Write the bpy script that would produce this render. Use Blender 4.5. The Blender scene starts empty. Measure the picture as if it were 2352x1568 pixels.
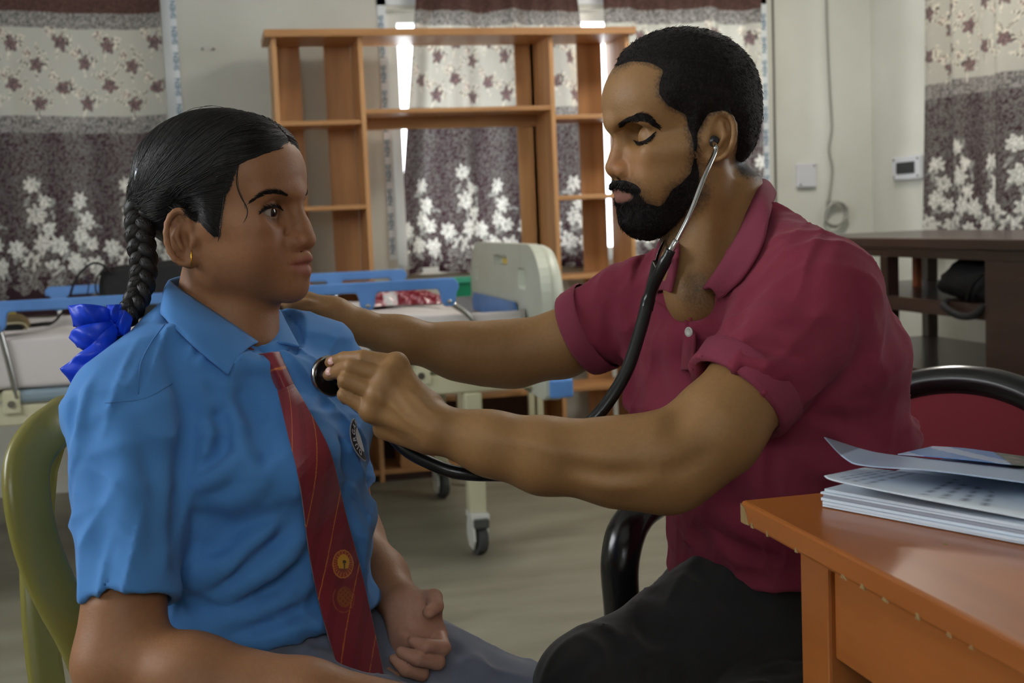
import bpy, bmesh, math, random
import numpy as np
from mathutils import Vector, Matrix

SC = bpy.context.scene
COL = SC.collection
PI = math.pi

# ------------------------------------------------------------------ camera
FPX, CX, CY = 2900.0, 1176.0, 784.0           # focal length and centre in photo pixels (2352 x 1568)
def _cam(yaw, tilt, roll, h):
    y, t, r = [math.radians(a) for a in (yaw, tilt, roll)]
    f = np.array([math.sin(y)*math.cos(t), math.cos(y)*math.cos(t), -math.sin(t)])
    R0 = np.array([math.cos(y), -math.sin(y), 0.0]); U0 = np.cross(R0, f)
    return np.array([0, 0, h]), f, R0*math.cos(r)-U0*math.sin(r), U0*math.cos(r)+R0*math.sin(r)
CO, CF, CR, CU = _cam(13.0, 5.59, 2.4, 1.06)
cam = bpy.data.cameras.new('camera'); camo = bpy.data.objects.new('camera', cam); COL.objects.link(camo)
cam.sensor_width = 36.0; cam.lens = 36.0*FPX/2352.0
M = Matrix.Identity(4)
for i in range(3):
    M[i][0] = CR[i]; M[i][1] = CU[i]; M[i][2] = -CF[i]; M[i][3] = CO[i]
camo.matrix_world = M
cam.clip_start = 0.05
cam.dof.use_dof = True; cam.dof.focus_distance = 1.40; cam.dof.aperture_fstop = 8.5
SC.camera = camo

# ------------------------------------------------------------------ light
SC.view_settings.view_transform = 'Standard'; SC.view_settings.look = 'None'
SC.view_settings.gamma = 1.0; SC.view_settings.use_curve_mapping = False
SC.view_settings.exposure = -0.12
W = bpy.data.worlds.new('sky'); SC.world = W; W.use_nodes = True
W.node_tree.nodes['Background'].inputs[0].default_value = (0.93, 0.97, 1.0, 1)
W.node_tree.nodes['Background'].inputs[1].default_value = 8.0
def area(name, loc, target, sx, sy, power, col=(1, 1, 1)):
    l = bpy.data.lights.new(name, 'AREA'); l.shape = 'RECTANGLE'; l.size = sx; l.size_y = sy; l.energy = power; l.color = col
    o = bpy.data.objects.new(name, l); COL.objects.link(o); o.location = loc
    o.rotation_euler = (Vector(target)-Vector(loc)).to_track_quat('-Z', 'Y').to_euler()
    return o
# daylight entering by the windows in the left and right walls and behind the camera
area('daylight_left_window', (-2.55, 1.75, 2.10), (0.9, 1.5, 0.9), 2.2, 0.9, 30, (0.95, 0.98, 1.0))
area('daylight_rear_window', (-0.55, -1.72, 2.2), (0.5, 1.5, 1.0), 1.5, 0.8, 4.5, (1.0, 0.98, 0.94))
area('daylight_right_window', (3.02, 2.4, 1.9), (0.5, 4.2, 1.0), 1.0, 1.1, 5, (1.0, 0.97, 0.93))

# ------------------------------------------------------------------ pixel helpers: a photo pixel and a distance or plane give a point
def ray(px, py): return CF+(px-CX)/FPX*CR-(py-CY)/FPX*CU
def P(px, py, d): return CO+d*ray(px, py)
def onz(px, py, z): r = ray(px, py); return CO+r*((z-CO[2])/r[2])
def ony(px, py, y): r = ray(px, py); return CO+r*((y-CO[1])/r[1])
def onx(px, py, x): r = ray(px, py); return CO+r*((x-CO[0])/r[0])
def proj(p):
    v = np.asarray(p, float)-CO; d = v@CF
    return CX+FPX*(v@CR)/d, CY-FPX*(v@CU)/d, d

# ------------------------------------------------------------------ materials
def lin(c):
    return tuple(((x/255.0)/12.92 if x/255.0 <= 0.04045 else ((x/255.0+0.055)/1.055)**2.4) for x in c)
def mat(name, col, rough=0.6, metal=0.0, spec=0.4, noise=None, bump=None, attr=None, coat=0, sheen=0, sss=0, mottle=None, trans=0):
    """col: linear rgb. noise=(scale, second colour, detail, stretch xyz); bump=(scale, strength, stretch); attr: colour attribute name"""
    m = bpy.data.materials.new(name); m.use_nodes = True
    nt = m.node_tree; b = nt.nodes['Principled BSDF']
    def N(t, **k):
        n = nt.nodes.new(t)
        for a, v in k.items(): setattr(n, a, v)
        return n
    L = nt.links.new
    b.inputs['Roughness'].default_value = rough; b.inputs['Metallic'].default_value = metal
    b.inputs['Specular IOR Level'].default_value = spec
    b.inputs['Base Color'].default_value = (*col, 1)
    if coat: b.inputs['Coat Weight'].default_value = coat; b.inputs['Coat Roughness'].default_value = 0.12
    if sheen: b.inputs['Sheen Weight'].default_value = sheen
    if sss:
        b.inputs['Subsurface Weight'].default_value = sss; b.inputs['Subsurface Radius'].default_value = (0.012, 0.005, 0.003)
        b.inputs['Subsurface Scale'].default_value = 0.6
    tc = N('ShaderNodeTexCoord')
    src = None
    if attr:
        a = N('ShaderNodeAttribute', attribute_name=attr); src = a.outputs['Color']
    if noise:
        sc, c2, det, st = noise
        mp = N('ShaderNodeMapping'); mp.inputs['Scale'].default_value = st
        L(tc.outputs['Object'], mp.inputs['Vector'])
        n = N('ShaderNodeTexNoise'); n.inputs['Scale'].default_value = sc; n.inputs['Detail'].default_value = det
        L(mp.outputs[0], n.inputs['Vector'])
        rp = N('ShaderNodeValToRGB'); rp.color_ramp.elements[0].position = 0.35; rp.color_ramp.elements[1].position = 0.68
        L(n.outputs['Fac'], rp.inputs[0])
        mx = N('ShaderNodeMix', data_type='RGBA')
        L(rp.outputs[0], mx.inputs['Factor'])
        if src: L(src, mx.inputs['A'])
        else: mx.inputs['A'].default_value = (*col, 1)
        if src:
            ml = N('ShaderNodeMix', data_type='RGBA', blend_type='MULTIPLY'); ml.inputs['Factor'].default_value = 1
            L(src, ml.inputs['A']); ml.inputs['B'].default_value = (*c2, 1); L(ml.outputs['Result'], mx.inputs['B'])
        else: mx.inputs['B'].default_value = (*c2, 1)
        src = mx.outputs['Result']
    if src: L(src, b.inputs['Base Color'])
    if bump:
        sc, stg, st = bump
        mp = N('ShaderNodeMapping'); mp.inputs['Scale'].default_value = st
        L(tc.outputs['Object'], mp.inputs['Vector'])
        n = N('ShaderNodeTexNoise'); n.inputs['Scale'].default_value = sc; n.inputs['Detail'].default_value = 4
        L(mp.outputs[0], n.inputs['Vector'])
        bp = N('ShaderNodeBump'); bp.inputs['Strength'].default_value = stg; bp.inputs['Distance'].default_value = 0.004
        L(n.outputs['Fac'], bp.inputs['Height']); L(bp.outputs[0], b.inputs['Normal'])
    if trans:
        out = nt.nodes['Material Output']
        tr = N('ShaderNodeBsdfTranslucent'); ms = N('ShaderNodeMixShader'); ms.inputs[0].default_value = trans
        if src: L(src, tr.inputs[0])
        else: tr.inputs[0].default_value = (*col, 1)
        L(b.outputs[0], ms.inputs[1]); L(tr.outputs[0], ms.inputs[2]); L(ms.outputs[0], out.inputs[0])
    return m
def glass_mat():
    m = bpy.data.materials.new('window_glass'); m.use_nodes = True; nt = m.node_tree
    for n in list(nt.nodes):
        if n.type == 'BSDF_PRINCIPLED': nt.nodes.remove(n)
    t = nt.nodes.new('ShaderNodeBsdfTransparent'); g = nt.nodes.new('ShaderNodeBsdfGlossy'); g.inputs['Roughness'].default_value = 0.05
    x = nt.nodes.new('ShaderNodeMixShader'); x.inputs[0].default_value = 0.06
    nt.links.new(t.outputs[0], x.inputs[1]); nt.links.new(g.outputs[0], x.inputs[2])
    nt.links.new(x.outputs[0], nt.nodes['Material Output'].inputs[0])
    return m

# ------------------------------------------------------------------ mesh helpers
def link(name, me, m=None, parent=None, smooth=False, bevel=0):
    o = bpy.data.objects.new(name, me); COL.objects.link(o)
    if m is not None: me.materials.append(m)
    if smooth: me.polygons.foreach_set('use_smooth', [True]*len(me.polygons))
    if parent is not None: par(o, parent)
    if bevel:
        b = o.modifiers.new('edge', 'BEVEL'); b.width = bevel; b.segments = 2; b.limit_method = 'ANGLE'
    return o
def par(o, p):
    o.parent = p; o.matrix_parent_inverse = Matrix.Translation(p.location).inverted() if p.rotation_euler.z == 0 else p.matrix_basis.inverted()
class MB:
    def __init__(s): s.v = []; s.f = []
    def add(s, v, f):
        n = len(s.v); s.v += [tuple(map(float, p)) for p in v]; s.f += [tuple(i+n for i in q) for q in f]; return s
    def box(s, lo, hi, rz=0, c=None):
        (a, b, d), (e, g, h) = lo, hi
        v = [(a, b, d), (e, b, d), (e, g, d), (a, g, d), (a, b, h), (e, b, h), (e, g, h), (a, g, h)]
        if rz:
            c = c or ((a+e)/2, (b+g)/2)
            cs, sn = math.cos(rz), math.sin(rz)
            v = [(c[0]+(x-c[0])*cs-(y-c[1])*sn, c[1]+(x-c[0])*sn+(y-c[1])*cs, z) for x, y, z in v]
        return s.add(v, [(0, 3, 2, 1), (4, 5, 6, 7), (0, 1, 5, 4), (1, 2, 6, 5), (2, 3, 7, 6), (3, 0, 4, 7)])
    def obox(s, a, b, w, h, up=(0, 0, 1)):
        """a bar of section w x h from point a to point b"""
        a, b, up = np.array(a, float), np.array(b, float), np.array(up, float)
        d = b-a; d /= np.linalg.norm(d)
        sd = np.cross(d, up); sd /= np.linalg.norm(sd); u = np.cross(sd, d)
        v = [p+sd*i*w/2+u*j*h/2 for p in (a, b) for i, j in ((-1, -1), (1, -1), (1, 1), (-1, 1))]
        return s.add(v, [(0, 1, 2, 3), (7, 6, 5, 4), (0, 4, 5, 1), (1, 5, 6, 2), (2, 6, 7, 3), (3, 7, 4, 0)])
    def tube(s, pts, r, n=10, closed=False, flat=1.0, up0=None):
        pts = [np.array(p, float) for p in pts]; m = len(pts)
        rs = r if hasattr(r, '__len__') else [r]*m
        up = np.array(up0 if up0 is not None else (0, 0, 1.0)); vs = []
        for i, p in enumerate(pts):
            a = pts[(i-1) % m] if (closed or i > 0) else p; b = pts[(i+1) % m] if (closed or i < m-1) else p
            t = b-a; t = t/(np.linalg.norm(t)+1e-12)
            sd = np.cross(t, up)
            if np.linalg.norm(sd) < 1e-3: sd = np.cross(t, (1, 0, 0.1))
            sd /= np.linalg.norm(sd); u = np.cross(sd, t); up = u
            vs += [p+rs[i]*(math.cos(2*PI*k/n)*sd+flat*math.sin(2*PI*k/n)*u) for k in range(n)]
        fs = []
        for i in range(m if closed else m-1):
            for k in range(n):
                a, b = i*n+k, i*n+(k+1) % n; c, d = ((i+1) % m)*n+(k+1) % n, ((i+1) % m)*n+k
                fs.append((a, b, c, d))
        if not closed: fs += [tuple(range(n))[::-1], tuple((m-1)*n+k for k in range(n))]
        return s.add(vs, fs)
    def lathe(s, prof, c, axis=(0, 0, 1), n=20):
        ax = np.array(axis, float); ax /= np.linalg.norm(ax)
        t = np.cross(ax, (0, 0, 1) if abs(ax[2]) < .9 else (1, 0, 0)); t /= np.linalg.norm(t); b = np.cross(ax, t)
        vs = [np.array(c)+ax*h+r*(math.cos(2*PI*k/n)*t+math.sin(2*PI*k/n)*b) for r, h in prof for k in range(n)]
        fs = [(i*n+k, i*n+(k+1) % n, (i+1)*n+(k+1) % n, (i+1)*n+k) for i in range(len(prof)-1) for k in range(n)]
        fs += [tuple(range(n))[::-1], tuple((len(prof)-1)*n+k for k in range(n))]
        return s.add(vs, fs)
    def prism(s, poly, o, ux, uy, uz):
        """outline poly (list of 2-d points) in the plane (ux, uy) at o, thickened by uz"""
        o, ux, uy, uz = [np.array(x, float) for x in (o, ux, uy, uz)]
        n = len(poly); v = [o+ux*a+uy*b for a, b in poly]+[o+ux*a+uy*b+uz for a, b in poly]
        return s.add(v, [tuple(range(n))[::-1], tuple(range(n, 2*n))]+[(i, (i+1) % n, n+(i+1) % n, n+i) for i in range(n)])
    def build(s, name, m, parent=None, smooth=False, bevel=0):
        me = bpy.data.meshes.new(name); me.from_pydata(s.v, [], s.f); me.update()
        bm = bmesh.new(); bm.from_mesh(me); bmesh.ops.recalc_face_normals(bm, faces=bm.faces); bm.to_mesh(me); bm.free()
        o = link(name, me, m, parent, smooth, bevel)
        if smooth == 2:
            me.set_sharp_from_angle(angle=math.radians(40))
        return o
def tag(o, label=None, cat=None, group=None, kind=None):
    for k, v in (('label', label), ('category', cat), ('group', group), ('kind', kind)):
        if v: o[k] = v
    return o
def thing(name, label, cat, loc, group=None):
    o = bpy.data.objects.new(name, None); COL.objects.link(o); o.location = [float(x) for x in loc]
    o.empty_display_size = 0.1
    return tag(o, label, cat, group)
def box(name, lo, hi, m, parent=None, bevel=0.002): return MB().box(lo, hi).build(name, m, parent, bevel=bevel)
def spline(pts, n):
    """Catmull-Rom through pts, n samples"""
    p = np.array(pts, float); m = len(p); t = np.linspace(0, m-1, n); out = []
    for x in t:
        i = min(int(x), m-2); u = x-i
        a, b, c, d = p[max(i-1, 0)], p[i], p[i+1], p[min(i+2, m-1)]
        out.append(.5*((2*b)+(c-a)*u+(2*a-5*b+4*c-d)*u*u+(3*b-a-3*c+d)*u**3))
    return np.array(out)
def grid_mesh(name, V, m, parent=None, col=None, closed_u=False, thick=0):
    """V: (nu, nv, 3) array of points"""
    nu, nv = V.shape[:2]
    idx = np.arange(nu*nv).reshape(nu, nv)
    a = idx if closed_u else idx[:-1]; b = np.roll(idx, -1, 0) if closed_u else idx[1:]
    f = np.stack([a[:, :-1], b[:, :-1], b[:, 1:], a[:, 1:]], -1).reshape(-1, 4)
    o = np_mesh(name, V.reshape(-1, 3), f, m, parent, None if col is None else col.reshape(-1, 3))
    if thick:
        s = o.modifiers.new('thickness', 'SOLIDIFY'); s.thickness = thick; s.offset = 0
    return o
def np_mesh(name, v, f, m, parent=None, col=None, smooth=True):
    me = bpy.data.meshes.new(name); k = f.shape[1]
    me.vertices.add(len(v)); me.vertices.foreach_set('co', np.ascontiguousarray(v, np.float32).ravel())
    me.loops.add(f.size); me.loops.foreach_set('vertex_index', np.ascontiguousarray(f, np.int32).ravel())
    me.polygons.add(len(f)); me.polygons.foreach_set('loop_start', np.arange(0, f.size, k, dtype=np.int32))
    me.polygons.foreach_set('use_smooth', np.full(len(f), smooth))
    me.update(calc_edges=True)
    if col is not None:
        at = me.color_attributes.new('col', 'FLOAT_COLOR', 'POINT')
        at.data.foreach_set('color', np.concatenate([col, np.ones((len(col), 1))], 1).astype(np.float32).ravel())
    me.validate()
    o = bpy.data.objects.new(name, me); COL.objects.link(o); me.materials.append(m)
    if parent is not None: par(o, parent)
    return o
def text_mesh(body, size, o, ux, uy, m, name, parent=None, bold=0.0, push=0.0):
    """flat lettering laid at o, reading along ux with its height along uy"""
    c = bpy.data.curves.new('lettering', 'FONT'); c.body = body; c.size = size; c.offset = bold; c.align_x = 'CENTER'; c.align_y = 'CENTER'
    t = bpy.data.objects.new('lettering', c); COL.objects.link(t)
    dg = bpy.context.evaluated_depsgraph_get(); me = bpy.data.meshes.new_from_object(t.evaluated_get(dg))
    bpy.data.objects.remove(t); bpy.data.curves.remove(c)
    ux, uy = Vector(ux).normalized(), Vector(uy).normalized(); uz = ux.cross(uy)
    for v in me.vertices: v.co = Vector(o)+ux*v.co.x+uy*v.co.y+uz*push
    me.materials.clear()
    return link(name, me, m, parent)
# ================================================================== implicit-surface modelling for bodies and clothes
f4 = np.float32
def _n(v): v = np.asarray(v, float); return v/np.linalg.norm(v)
class Nd:
    """signed-distance node with a bounding box"""
    def __init__(s, lo, hi, fn): s.lo, s.hi, s.fn = np.asarray(lo, float), np.asarray(hi, float), fn
    def hit(s, bx, pad): return np.all(s.lo-pad <= bx[1]) and np.all(s.hi+pad >= bx[0])
    def ev(s, X, bx): return s.fn(X, bx)
def rc(a, b, ra, rb=None):
    """tapered capsule"""
    a, b = np.asarray(a, float), np.asarray(b, float); rb = ra if rb is None else rb
    ba = b-a; L2 = float(ba@ba)+1e-12; r = max(ra, rb)
    a4, ba4 = a.astype(f4), ba.astype(f4)
    def fn(X, bx):
        Y = X-a4; t = np.clip((Y@ba4)/f4(L2), 0, 1)
        Y = Y-t[:, None]*ba4
        return np.sqrt(np.einsum('ij,ij->i', Y, Y))-(f4(ra)+t*f4(rb-ra))
    return Nd(np.minimum(a, b)-r, np.maximum(a, b)+r, fn)
def ell(c, rad, ax=None):
    """ellipsoid; ax rows are its axes"""
    c = np.asarray(c, float); A = np.eye(3) if ax is None else np.array([_n(v) for v in ax]); r = np.asarray(rad, float)
    ext = np.sqrt(((A.T*r)**2).sum(1)); A4, c4, r4 = A.astype(f4), c.astype(f4), r.astype(f4)
    def fn(X, bx):
        Y = (X-c4)@A4.T; Q = Y/r4; k0 = np.sqrt(np.einsum('ij,ij->i', Q, Q))+1e-6; Q = Q/r4; k1 = np.sqrt(np.einsum('ij,ij->i', Q, Q))+1e-6
        return k0*(k0-1)/k1
    return Nd(c-ext, c+ext, fn)
def eseg(a, b, ra, rb, ax, k=1.0):
    """elliptical cone segment from a to b: ra, rb are (half-width along ax, half-depth) at the two ends"""
    a, b, ax = np.asarray(a, float), np.asarray(b, float), _n(ax)
    d = _n(b-a); u = _n(ax-d*(ax@d)); v = np.cross(d, u); L = np.linalg.norm(b-a); m = max(*ra, *rb)
    A = np.stack([u, v, d]).astype(f4); a4 = a.astype(f4)
    def fn(X, bx):
        Y = (X-a4)@A.T; t = np.clip(Y[:, 2]/f4(L), 0, 1)
        pu = ra[0]+(rb[0]-ra[0])*t; pv = ra[1]+(rb[1]-ra[1])*t
        e = np.maximum(np.abs(Y[:, 2]-f4(L/2))-f4(L/2), 0)
        q = np.sqrt((Y[:, 0]/pu)**2+(Y[:, 1]/pv)**2)+1e-6
        w = np.sqrt((Y[:, 0]/pu**2)**2+(Y[:, 1]/pv**2)**2)+1e-6
        d2 = q*(q-1)/w
        return np.where(d2 > 0, np.sqrt(d2*d2+e*e), d2+e).astype(f4)
    return Nd(np.minimum(a, b)-m, np.maximum(a, b)+m, fn)
def smin(a, b, k):
    if k <= 0: return np.minimum(a, b)
    h = np.maximum(k-np.abs(a-b), 0)/k; return np.minimum(a, b)-h*h*k*.25
def uni(k, *ch):
    ch = [c for q in ch for c in (q if isinstance(q, (list, tuple)) else [q])]
    lo = np.min([c.lo for c in ch], 0); hi = np.max([c.hi for c in ch], 0)
    def fn(X, bx):
        d = None
        for c in ch:
            if c.hit(bx, k+.02):
                e = c.ev(X, bx); d = e if d is None else smin(d, e, k)
        return np.full(len(X), .5, f4) if d is None else d
    return Nd(lo, hi, fn)
def sub(base, tool, k=0):
    def fn(X, bx):
        d = base.ev(X, bx)
        return -smin(-d, tool.ev(X, bx), k) if tool.hit(bx, k+.01) else d
    return Nd(base.lo, base.hi, fn)
def isect(base, tool, k=0):
    def fn(X, bx): return -smin(-base.ev(X, bx), -tool.ev(X, bx), k)
    return Nd(np.maximum(base.lo, tool.lo), np.minimum(base.hi, tool.hi), fn)
def cut(base, o, n, k=0):
    """keep the side opposite to n"""
    o4, n4 = np.asarray(o, float).astype(f4), _n(n).astype(f4)
    def fn(X, bx): return -smin(-base.ev(X, bx), -((X-o4)@n4), k)
    return Nd(base.lo, base.hi, fn)
def folds(base, lst):
    """lst of (polyline, width, height): soft ridges (+) or creases (-) laid on a surface"""
    L = []
    for pts, w, h in lst:
        p = np.array(pts, float); L.append((p.astype(f4), w, h, p.min(0)-2.6*w, p.max(0)+2.6*w))
    def fn(X, bx):
        d = base.ev(X, bx)
        for p, w, h, lo, hi in L:
            if np.all(lo <= bx[1]) and np.all(hi >= bx[0]):
                m = None
                n = len(p)-1
                for i in range(n):
                    ba = p[i+1]-p[i]; Y = X-p[i]; t = np.clip((Y@ba)/(float(ba@ba)+1e-9), 0, 1); Z = Y-t[:, None]*ba
                    q = np.einsum('ij,ij->i', Z, Z); s_ = (i+t)/n; hh = np.sin(np.clip(.08+.84*s_, 0, 1)*PI)
                    g = hh*np.exp(-q/f4(w*w)); m = g if m is None else np.maximum(m, g)
                d = d-f4(h)*m
        return d
    return Nd(base.lo-.01, base.hi+.01, fn)
def ripple(base, amp, seed, n=5, lmin=.035, lmax=.085, lean=None):
    """patchy soft creases of hanging cloth: warped ridged waves"""
    rs = np.random.RandomState(seed); Ws = []
    for i in range(n):
        k = _n(rs.normal(0, 1, 3)+(0 if lean is None else np.asarray(lean)*2))*2*PI/rs.uniform(lmin, lmax); q = _n(rs.normal(0, 1, 3))*2*PI/rs.uniform(.10, .2); m = _n(rs.normal(0, 1, 3))*2*PI/rs.uniform(.12, .3)
        Ws.append((k.astype(f4), rs.uniform(0, 6), q.astype(f4), rs.uniform(0, 6), m.astype(f4), rs.uniform(0, 6)))
    def fn(X, bx):
        d = base.ev(X, bx)
        if d.min() > .03 or d.max() < -.03: return d
        for k, a, q, b, m, c in Ws:
            r = 1-np.abs(np.sin(.5*(X@k)+a+1.2*np.sin(X@q+b))); d = d-f4(amp)*(r*r-.2)*np.clip(np.sin(X@m+c)+.2, 0, 1)
        return d
    return Nd(base.lo-.006, base.hi+.006, fn)
def offs(base, fn_t, grow=.02):
    """offset by a thickness field fn_t(X)"""
    def fn(X, bx): return base.ev(X, bx)-fn_t(X)
    return Nd(base.lo-grow, base.hi+grow, fn)
def chain(pts, rad, k=.01):
    return uni(k, [rc(pts[i], pts[i+1], rad[i], rad[i+1]) for i in range(len(pts)-1)])
def mesh_sdf(node, h, B=28, smooth=1):
    """surface nets over sparse blocks -> verts, quads"""
    lo = node.lo-3*h; n = np.ceil((node.hi+3*h-lo)/h).astype(int)
    VI, VP, FQ = [], [], []
    nb = (n+B-1)//B
    N = B+2
    g = np.arange(N)
    I, J, K = np.meshgrid(g, g, g, indexing='ij')
    base_idx = np.stack([I, J, K], -1).reshape(-1, 3)
    c3 = np.array([(a, b, c) for a in (0, .5, 1) for b in (0, .5, 1) for c in (0, .5, 1)])
    S = (n+4).astype(np.int64)
    def gid(c): return (c[..., 0]*S[1]+c[..., 1])*S[2]+c[..., 2]
    hd = h*B*.75
    for bi in range(nb[0]):
        for bj in range(nb[1]):
            for bk in range(nb[2]):
                i0 = np.array([bi, bj, bk])*B
                blo = lo+(i0-1)*h; bhi = lo+(i0+B)*h; bx = (blo, bhi)
                if not node.hit(bx, 0): continue
                pc = (blo+c3*(bhi-blo)).astype(f4); d = node.ev(pc, bx)
                if d.min() > hd or d.max() < -hd: continue
                X = (lo+(base_idx+i0-1)*h).astype(f4)
                D = node.ev(X, bx).reshape(N, N, N)
                s = D < 0
                if s.all() or not s.any(): continue
                # vertices of cells
                acc = np.zeros((N-1, N-1, N-1, 3), f4); cnt = np.zeros((N-1, N-1, N-1), f4)
                for ax in range(3):
                    sl0 = [slice(None)]*3; sl1 = [slice(None)]*3; sl0[ax] = slice(0, -1); sl1[ax] = slice(1, None)
                    d0, d1 = D[tuple(sl0)], D[tuple(sl1)]; cr = (d0 < 0) != (d1 < 0)
                    t = np.where(cr, d0/(np.where(cr, d0-d1, 1)), 0)
                    o1, o2 = [a for a in range(3) if a != ax]
                    for u in (0, 1):
                        for v in (0, 1):
                            sl = [slice(None)]*3; sl[o1] = slice(u, N-1+u); sl[o2] = slice(v, N-1+v)
                            c = cr[tuple(sl)]; tt = t[tuple(sl)]
                            cnt += c; acc[..., ax] += np.where(c, tt, 0); acc[..., o1] += c*u; acc[..., o2] += c*v
                ok = cnt > 0
                ci = np.argwhere(ok); p = acc[ok]/cnt[ok][:, None]
                VI.append(gid(ci+i0)); VP.append(lo+(ci+p+i0-1)*h)
                # faces for edges whose start node is in [1, B]
                for ax in range(3):
                    o1, o2 = (ax+1) % 3, (ax+2) % 3
                    sl0 = [slice(1, B+1)]*3; sl1 = [slice(1, B+1)]*3; sl1[ax] = slice(2, B+2)
                    a, b = s[tuple(sl0)], s[tuple(sl1)]
                    for flip in (False, True):
                        e = np.argwhere((a & ~b) if not flip else (~a & b))+1
                        if not len(e): continue
                        q = []
                        for du, dv in ((-1, -1), (0, -1), (0, 0), (-1, 0)):
                            c = e.copy(); c[:, o1] += du; c[:, o2] += dv; q.append(gid(c+i0))
                        if flip: q = q[::-1]
                        FQ.append(np.stack(q, -1))
    ids = np.concatenate(VI); vp = np.concatenate(VP); fq = np.concatenate(FQ)
    uq, first = np.unique(ids, return_index=True); vp = vp[first]
    fi = np.searchsorted(uq, fq); good = (uq[np.clip(fi, 0, len(uq)-1)] == fq).all(1); fi = fi[good]
    for _ in range(smooth):
        sm = np.zeros_like(vp); ct = np.zeros(len(vp))
        for a, b in ((0, 1), (1, 2), (2, 3), (3, 0)):
            np.add.at(sm, fi[:, a], vp[fi[:, b]]); np.add.at(ct, fi[:, a], 1)
            np.add.at(sm, fi[:, b], vp[fi[:, a]]); np.add.at(ct, fi[:, b], 1)
        vp = np.where(ct[:, None] > 0, .5*vp+.5*sm/np.maximum(ct, 1)[:, None], vp)
    return vp, fi
def march_v(node, pts, d0=1.0, d1=2.0):
    """distances at which the view rays through photo pixels meet a surface (nan where they miss)"""
    pts = np.asarray(pts, float); R = CF[None]+((pts[:, 0]-CX)/FPX)[:, None]*CR-((pts[:, 1]-CY)/FPX)[:, None]*CU
    d = np.full(len(pts), d0); live = np.ones(len(pts), bool); out = np.full(len(pts), np.nan)
    for _ in range(220):
        ix = np.flatnonzero(live)
        if not len(ix): break
        p = (CO+R[ix]*d[ix, None]).astype(f4); v = node.ev(p, (p.min(0)-.12, p.max(0)+.12))
        hit = v < .0004; out[ix[hit]] = d[ix[hit]]; d[ix] += np.clip(v*.6, .0005, .08); live[ix[hit]] = False; live &= d < d1
    return out
def march(node, px, py, d0=1.0, d1=2.0):
    r = march_v(node, [(px, py)], d0, d1)[0]; return None if np.isnan(r) else float(r)
def poly_sd(x, y, poly):
    """signed distance (inside > 0) of 2-d points to a polygon"""
    p = np.array(poly, f4); d = None; ins = np.zeros(len(x), bool)
    for i in range(len(p)):
        a, b = p[i], p[(i+1) % len(p)]; e = b-a; wx, wy = x-a[0], y-a[1]
        t = np.clip((wx*e[0]+wy*e[1])/(e@e+1e-12), 0, 1); q = (wx-t*e[0])**2+(wy-t*e[1])**2
        d = q if d is None else np.minimum(d, q)
        c = ((a[1] <= y) & (b[1] > y)) | ((b[1] <= y) & (a[1] > y))
        xi = a[0]+(y-a[1])/(b[1]-a[1]+1e-12)*e[0]; ins ^= c & (x < xi)
    d = np.sqrt(d); return np.where(ins, d, -d)
def sstep(x, a, b): t = np.clip((x-a)/(b-a), 0, 1); return t*t*(3-2*t)
class Frame:
    """local axes: f forward, u up, s to the near side"""
    def __init__(s, o, f, u, sd): s.o, s.f, s.u, s.s = np.asarray(o, float), _n(f), _n(u), _n(sd); s.A = np.stack([s.f, s.u, s.s])
    def p(s, f, u, sd=0.0): return s.o+s.f*f+s.u*u+s.s*sd
    def loc(s, X): return (X-s.o.astype(f4))@s.A.T.astype(f4)
# ================================================================== the room
YB, XR, XL, YF, ZC = 5.48, 3.05, -2.6, -1.8, 3.0
M_wall = mat('painted_wall', lin((205, 206, 198)), 0.85, noise=(1.6, lin((190, 190, 180)), 6, (1, 1, 1)), bump=(60, 0.05, (1, 1, 1)))
M_floor = mat('cement_floor', lin((132, 128, 112)), 0.55, noise=(2.2, lin((112, 107, 92)), 8, (1, 3, 1)), bump=(40, 0.06, (1, 2, 1)))
M_ceil = mat('ceiling_paint', lin((205, 205, 200)), 0.9)
M_white = mat('window_paint', lin((225, 226, 222)), 0.45)
M_tape = mat('protective_tape', lin((215, 222, 226)), 0.3, spec=0.5)
M_ink = mat('blue_print', lin((40, 95, 125)), 0.5)
M_glass = glass_mat()
def struct(o): o['kind'] = 'structure'; return o
struct(box('floor', (XL-.2, YF-.2, -.1), (XR+.2, YB+.2, 0), M_floor, bevel=0))
struct(box('ceiling', (XL-.2, YF-.2, ZC), (XR+.2, YB+.2, ZC+.1), M_ceil, bevel=0))
W1 = (-1.75, -.115, .86, 2.2); W2 = (.77, 2.49, .86, 1.965)     # openings in the back wall: x0, x1, z0, z1
W3 = (3.55, 4.80, .90, 2.2)                                     # right wall: y0, y1, z0, z1
def wall_x(name, y0, y1, xs, holes):
    b = MB(); x = xs[0]
    for (a, c, z0, z1) in holes:
        b.box((x, y0, 0), (a, y1, ZC)); b.box((a, y0, 0), (c, y1, z0)); b.box((a, y0, z1), (c, y1, ZC)); x = c
    b.box((x, y0, 0), (xs[1], y1, ZC)); return struct(b.build(name, M_wall))
def wall_y(name, x0, x1, ys, holes):
    b = MB(); y = ys[0]
    for (a, c, z0, z1) in holes:
        b.box((x0, y, 0), (x1, a, ZC)); b.box((x0, a, 0), (x1, c, z0)); b.box((x0, a, z1), (x1, c, ZC)); y = c
    b.box((x0, y, 0), (x1, ys[1], ZC)); return struct(b.build(name, M_wall))
wall_x('wall_back', YB, YB+.18, (XL-.2, XR+.2), [W1, W2])
wall_x('wall_front', YF-.18, YF, (XL-.2, XR+.2), [(-1.3, .2, 1.8, 2.6)])
wall_y('wall_left', XL-.18, XL, (YF, YB), [(.6, 2.9, 1.55, 2.6)])
wall_y('wall_right', XR, XR+.18, (YF, YB), [(1.85, 2.95, 1.1, 2.4), W3])
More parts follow.
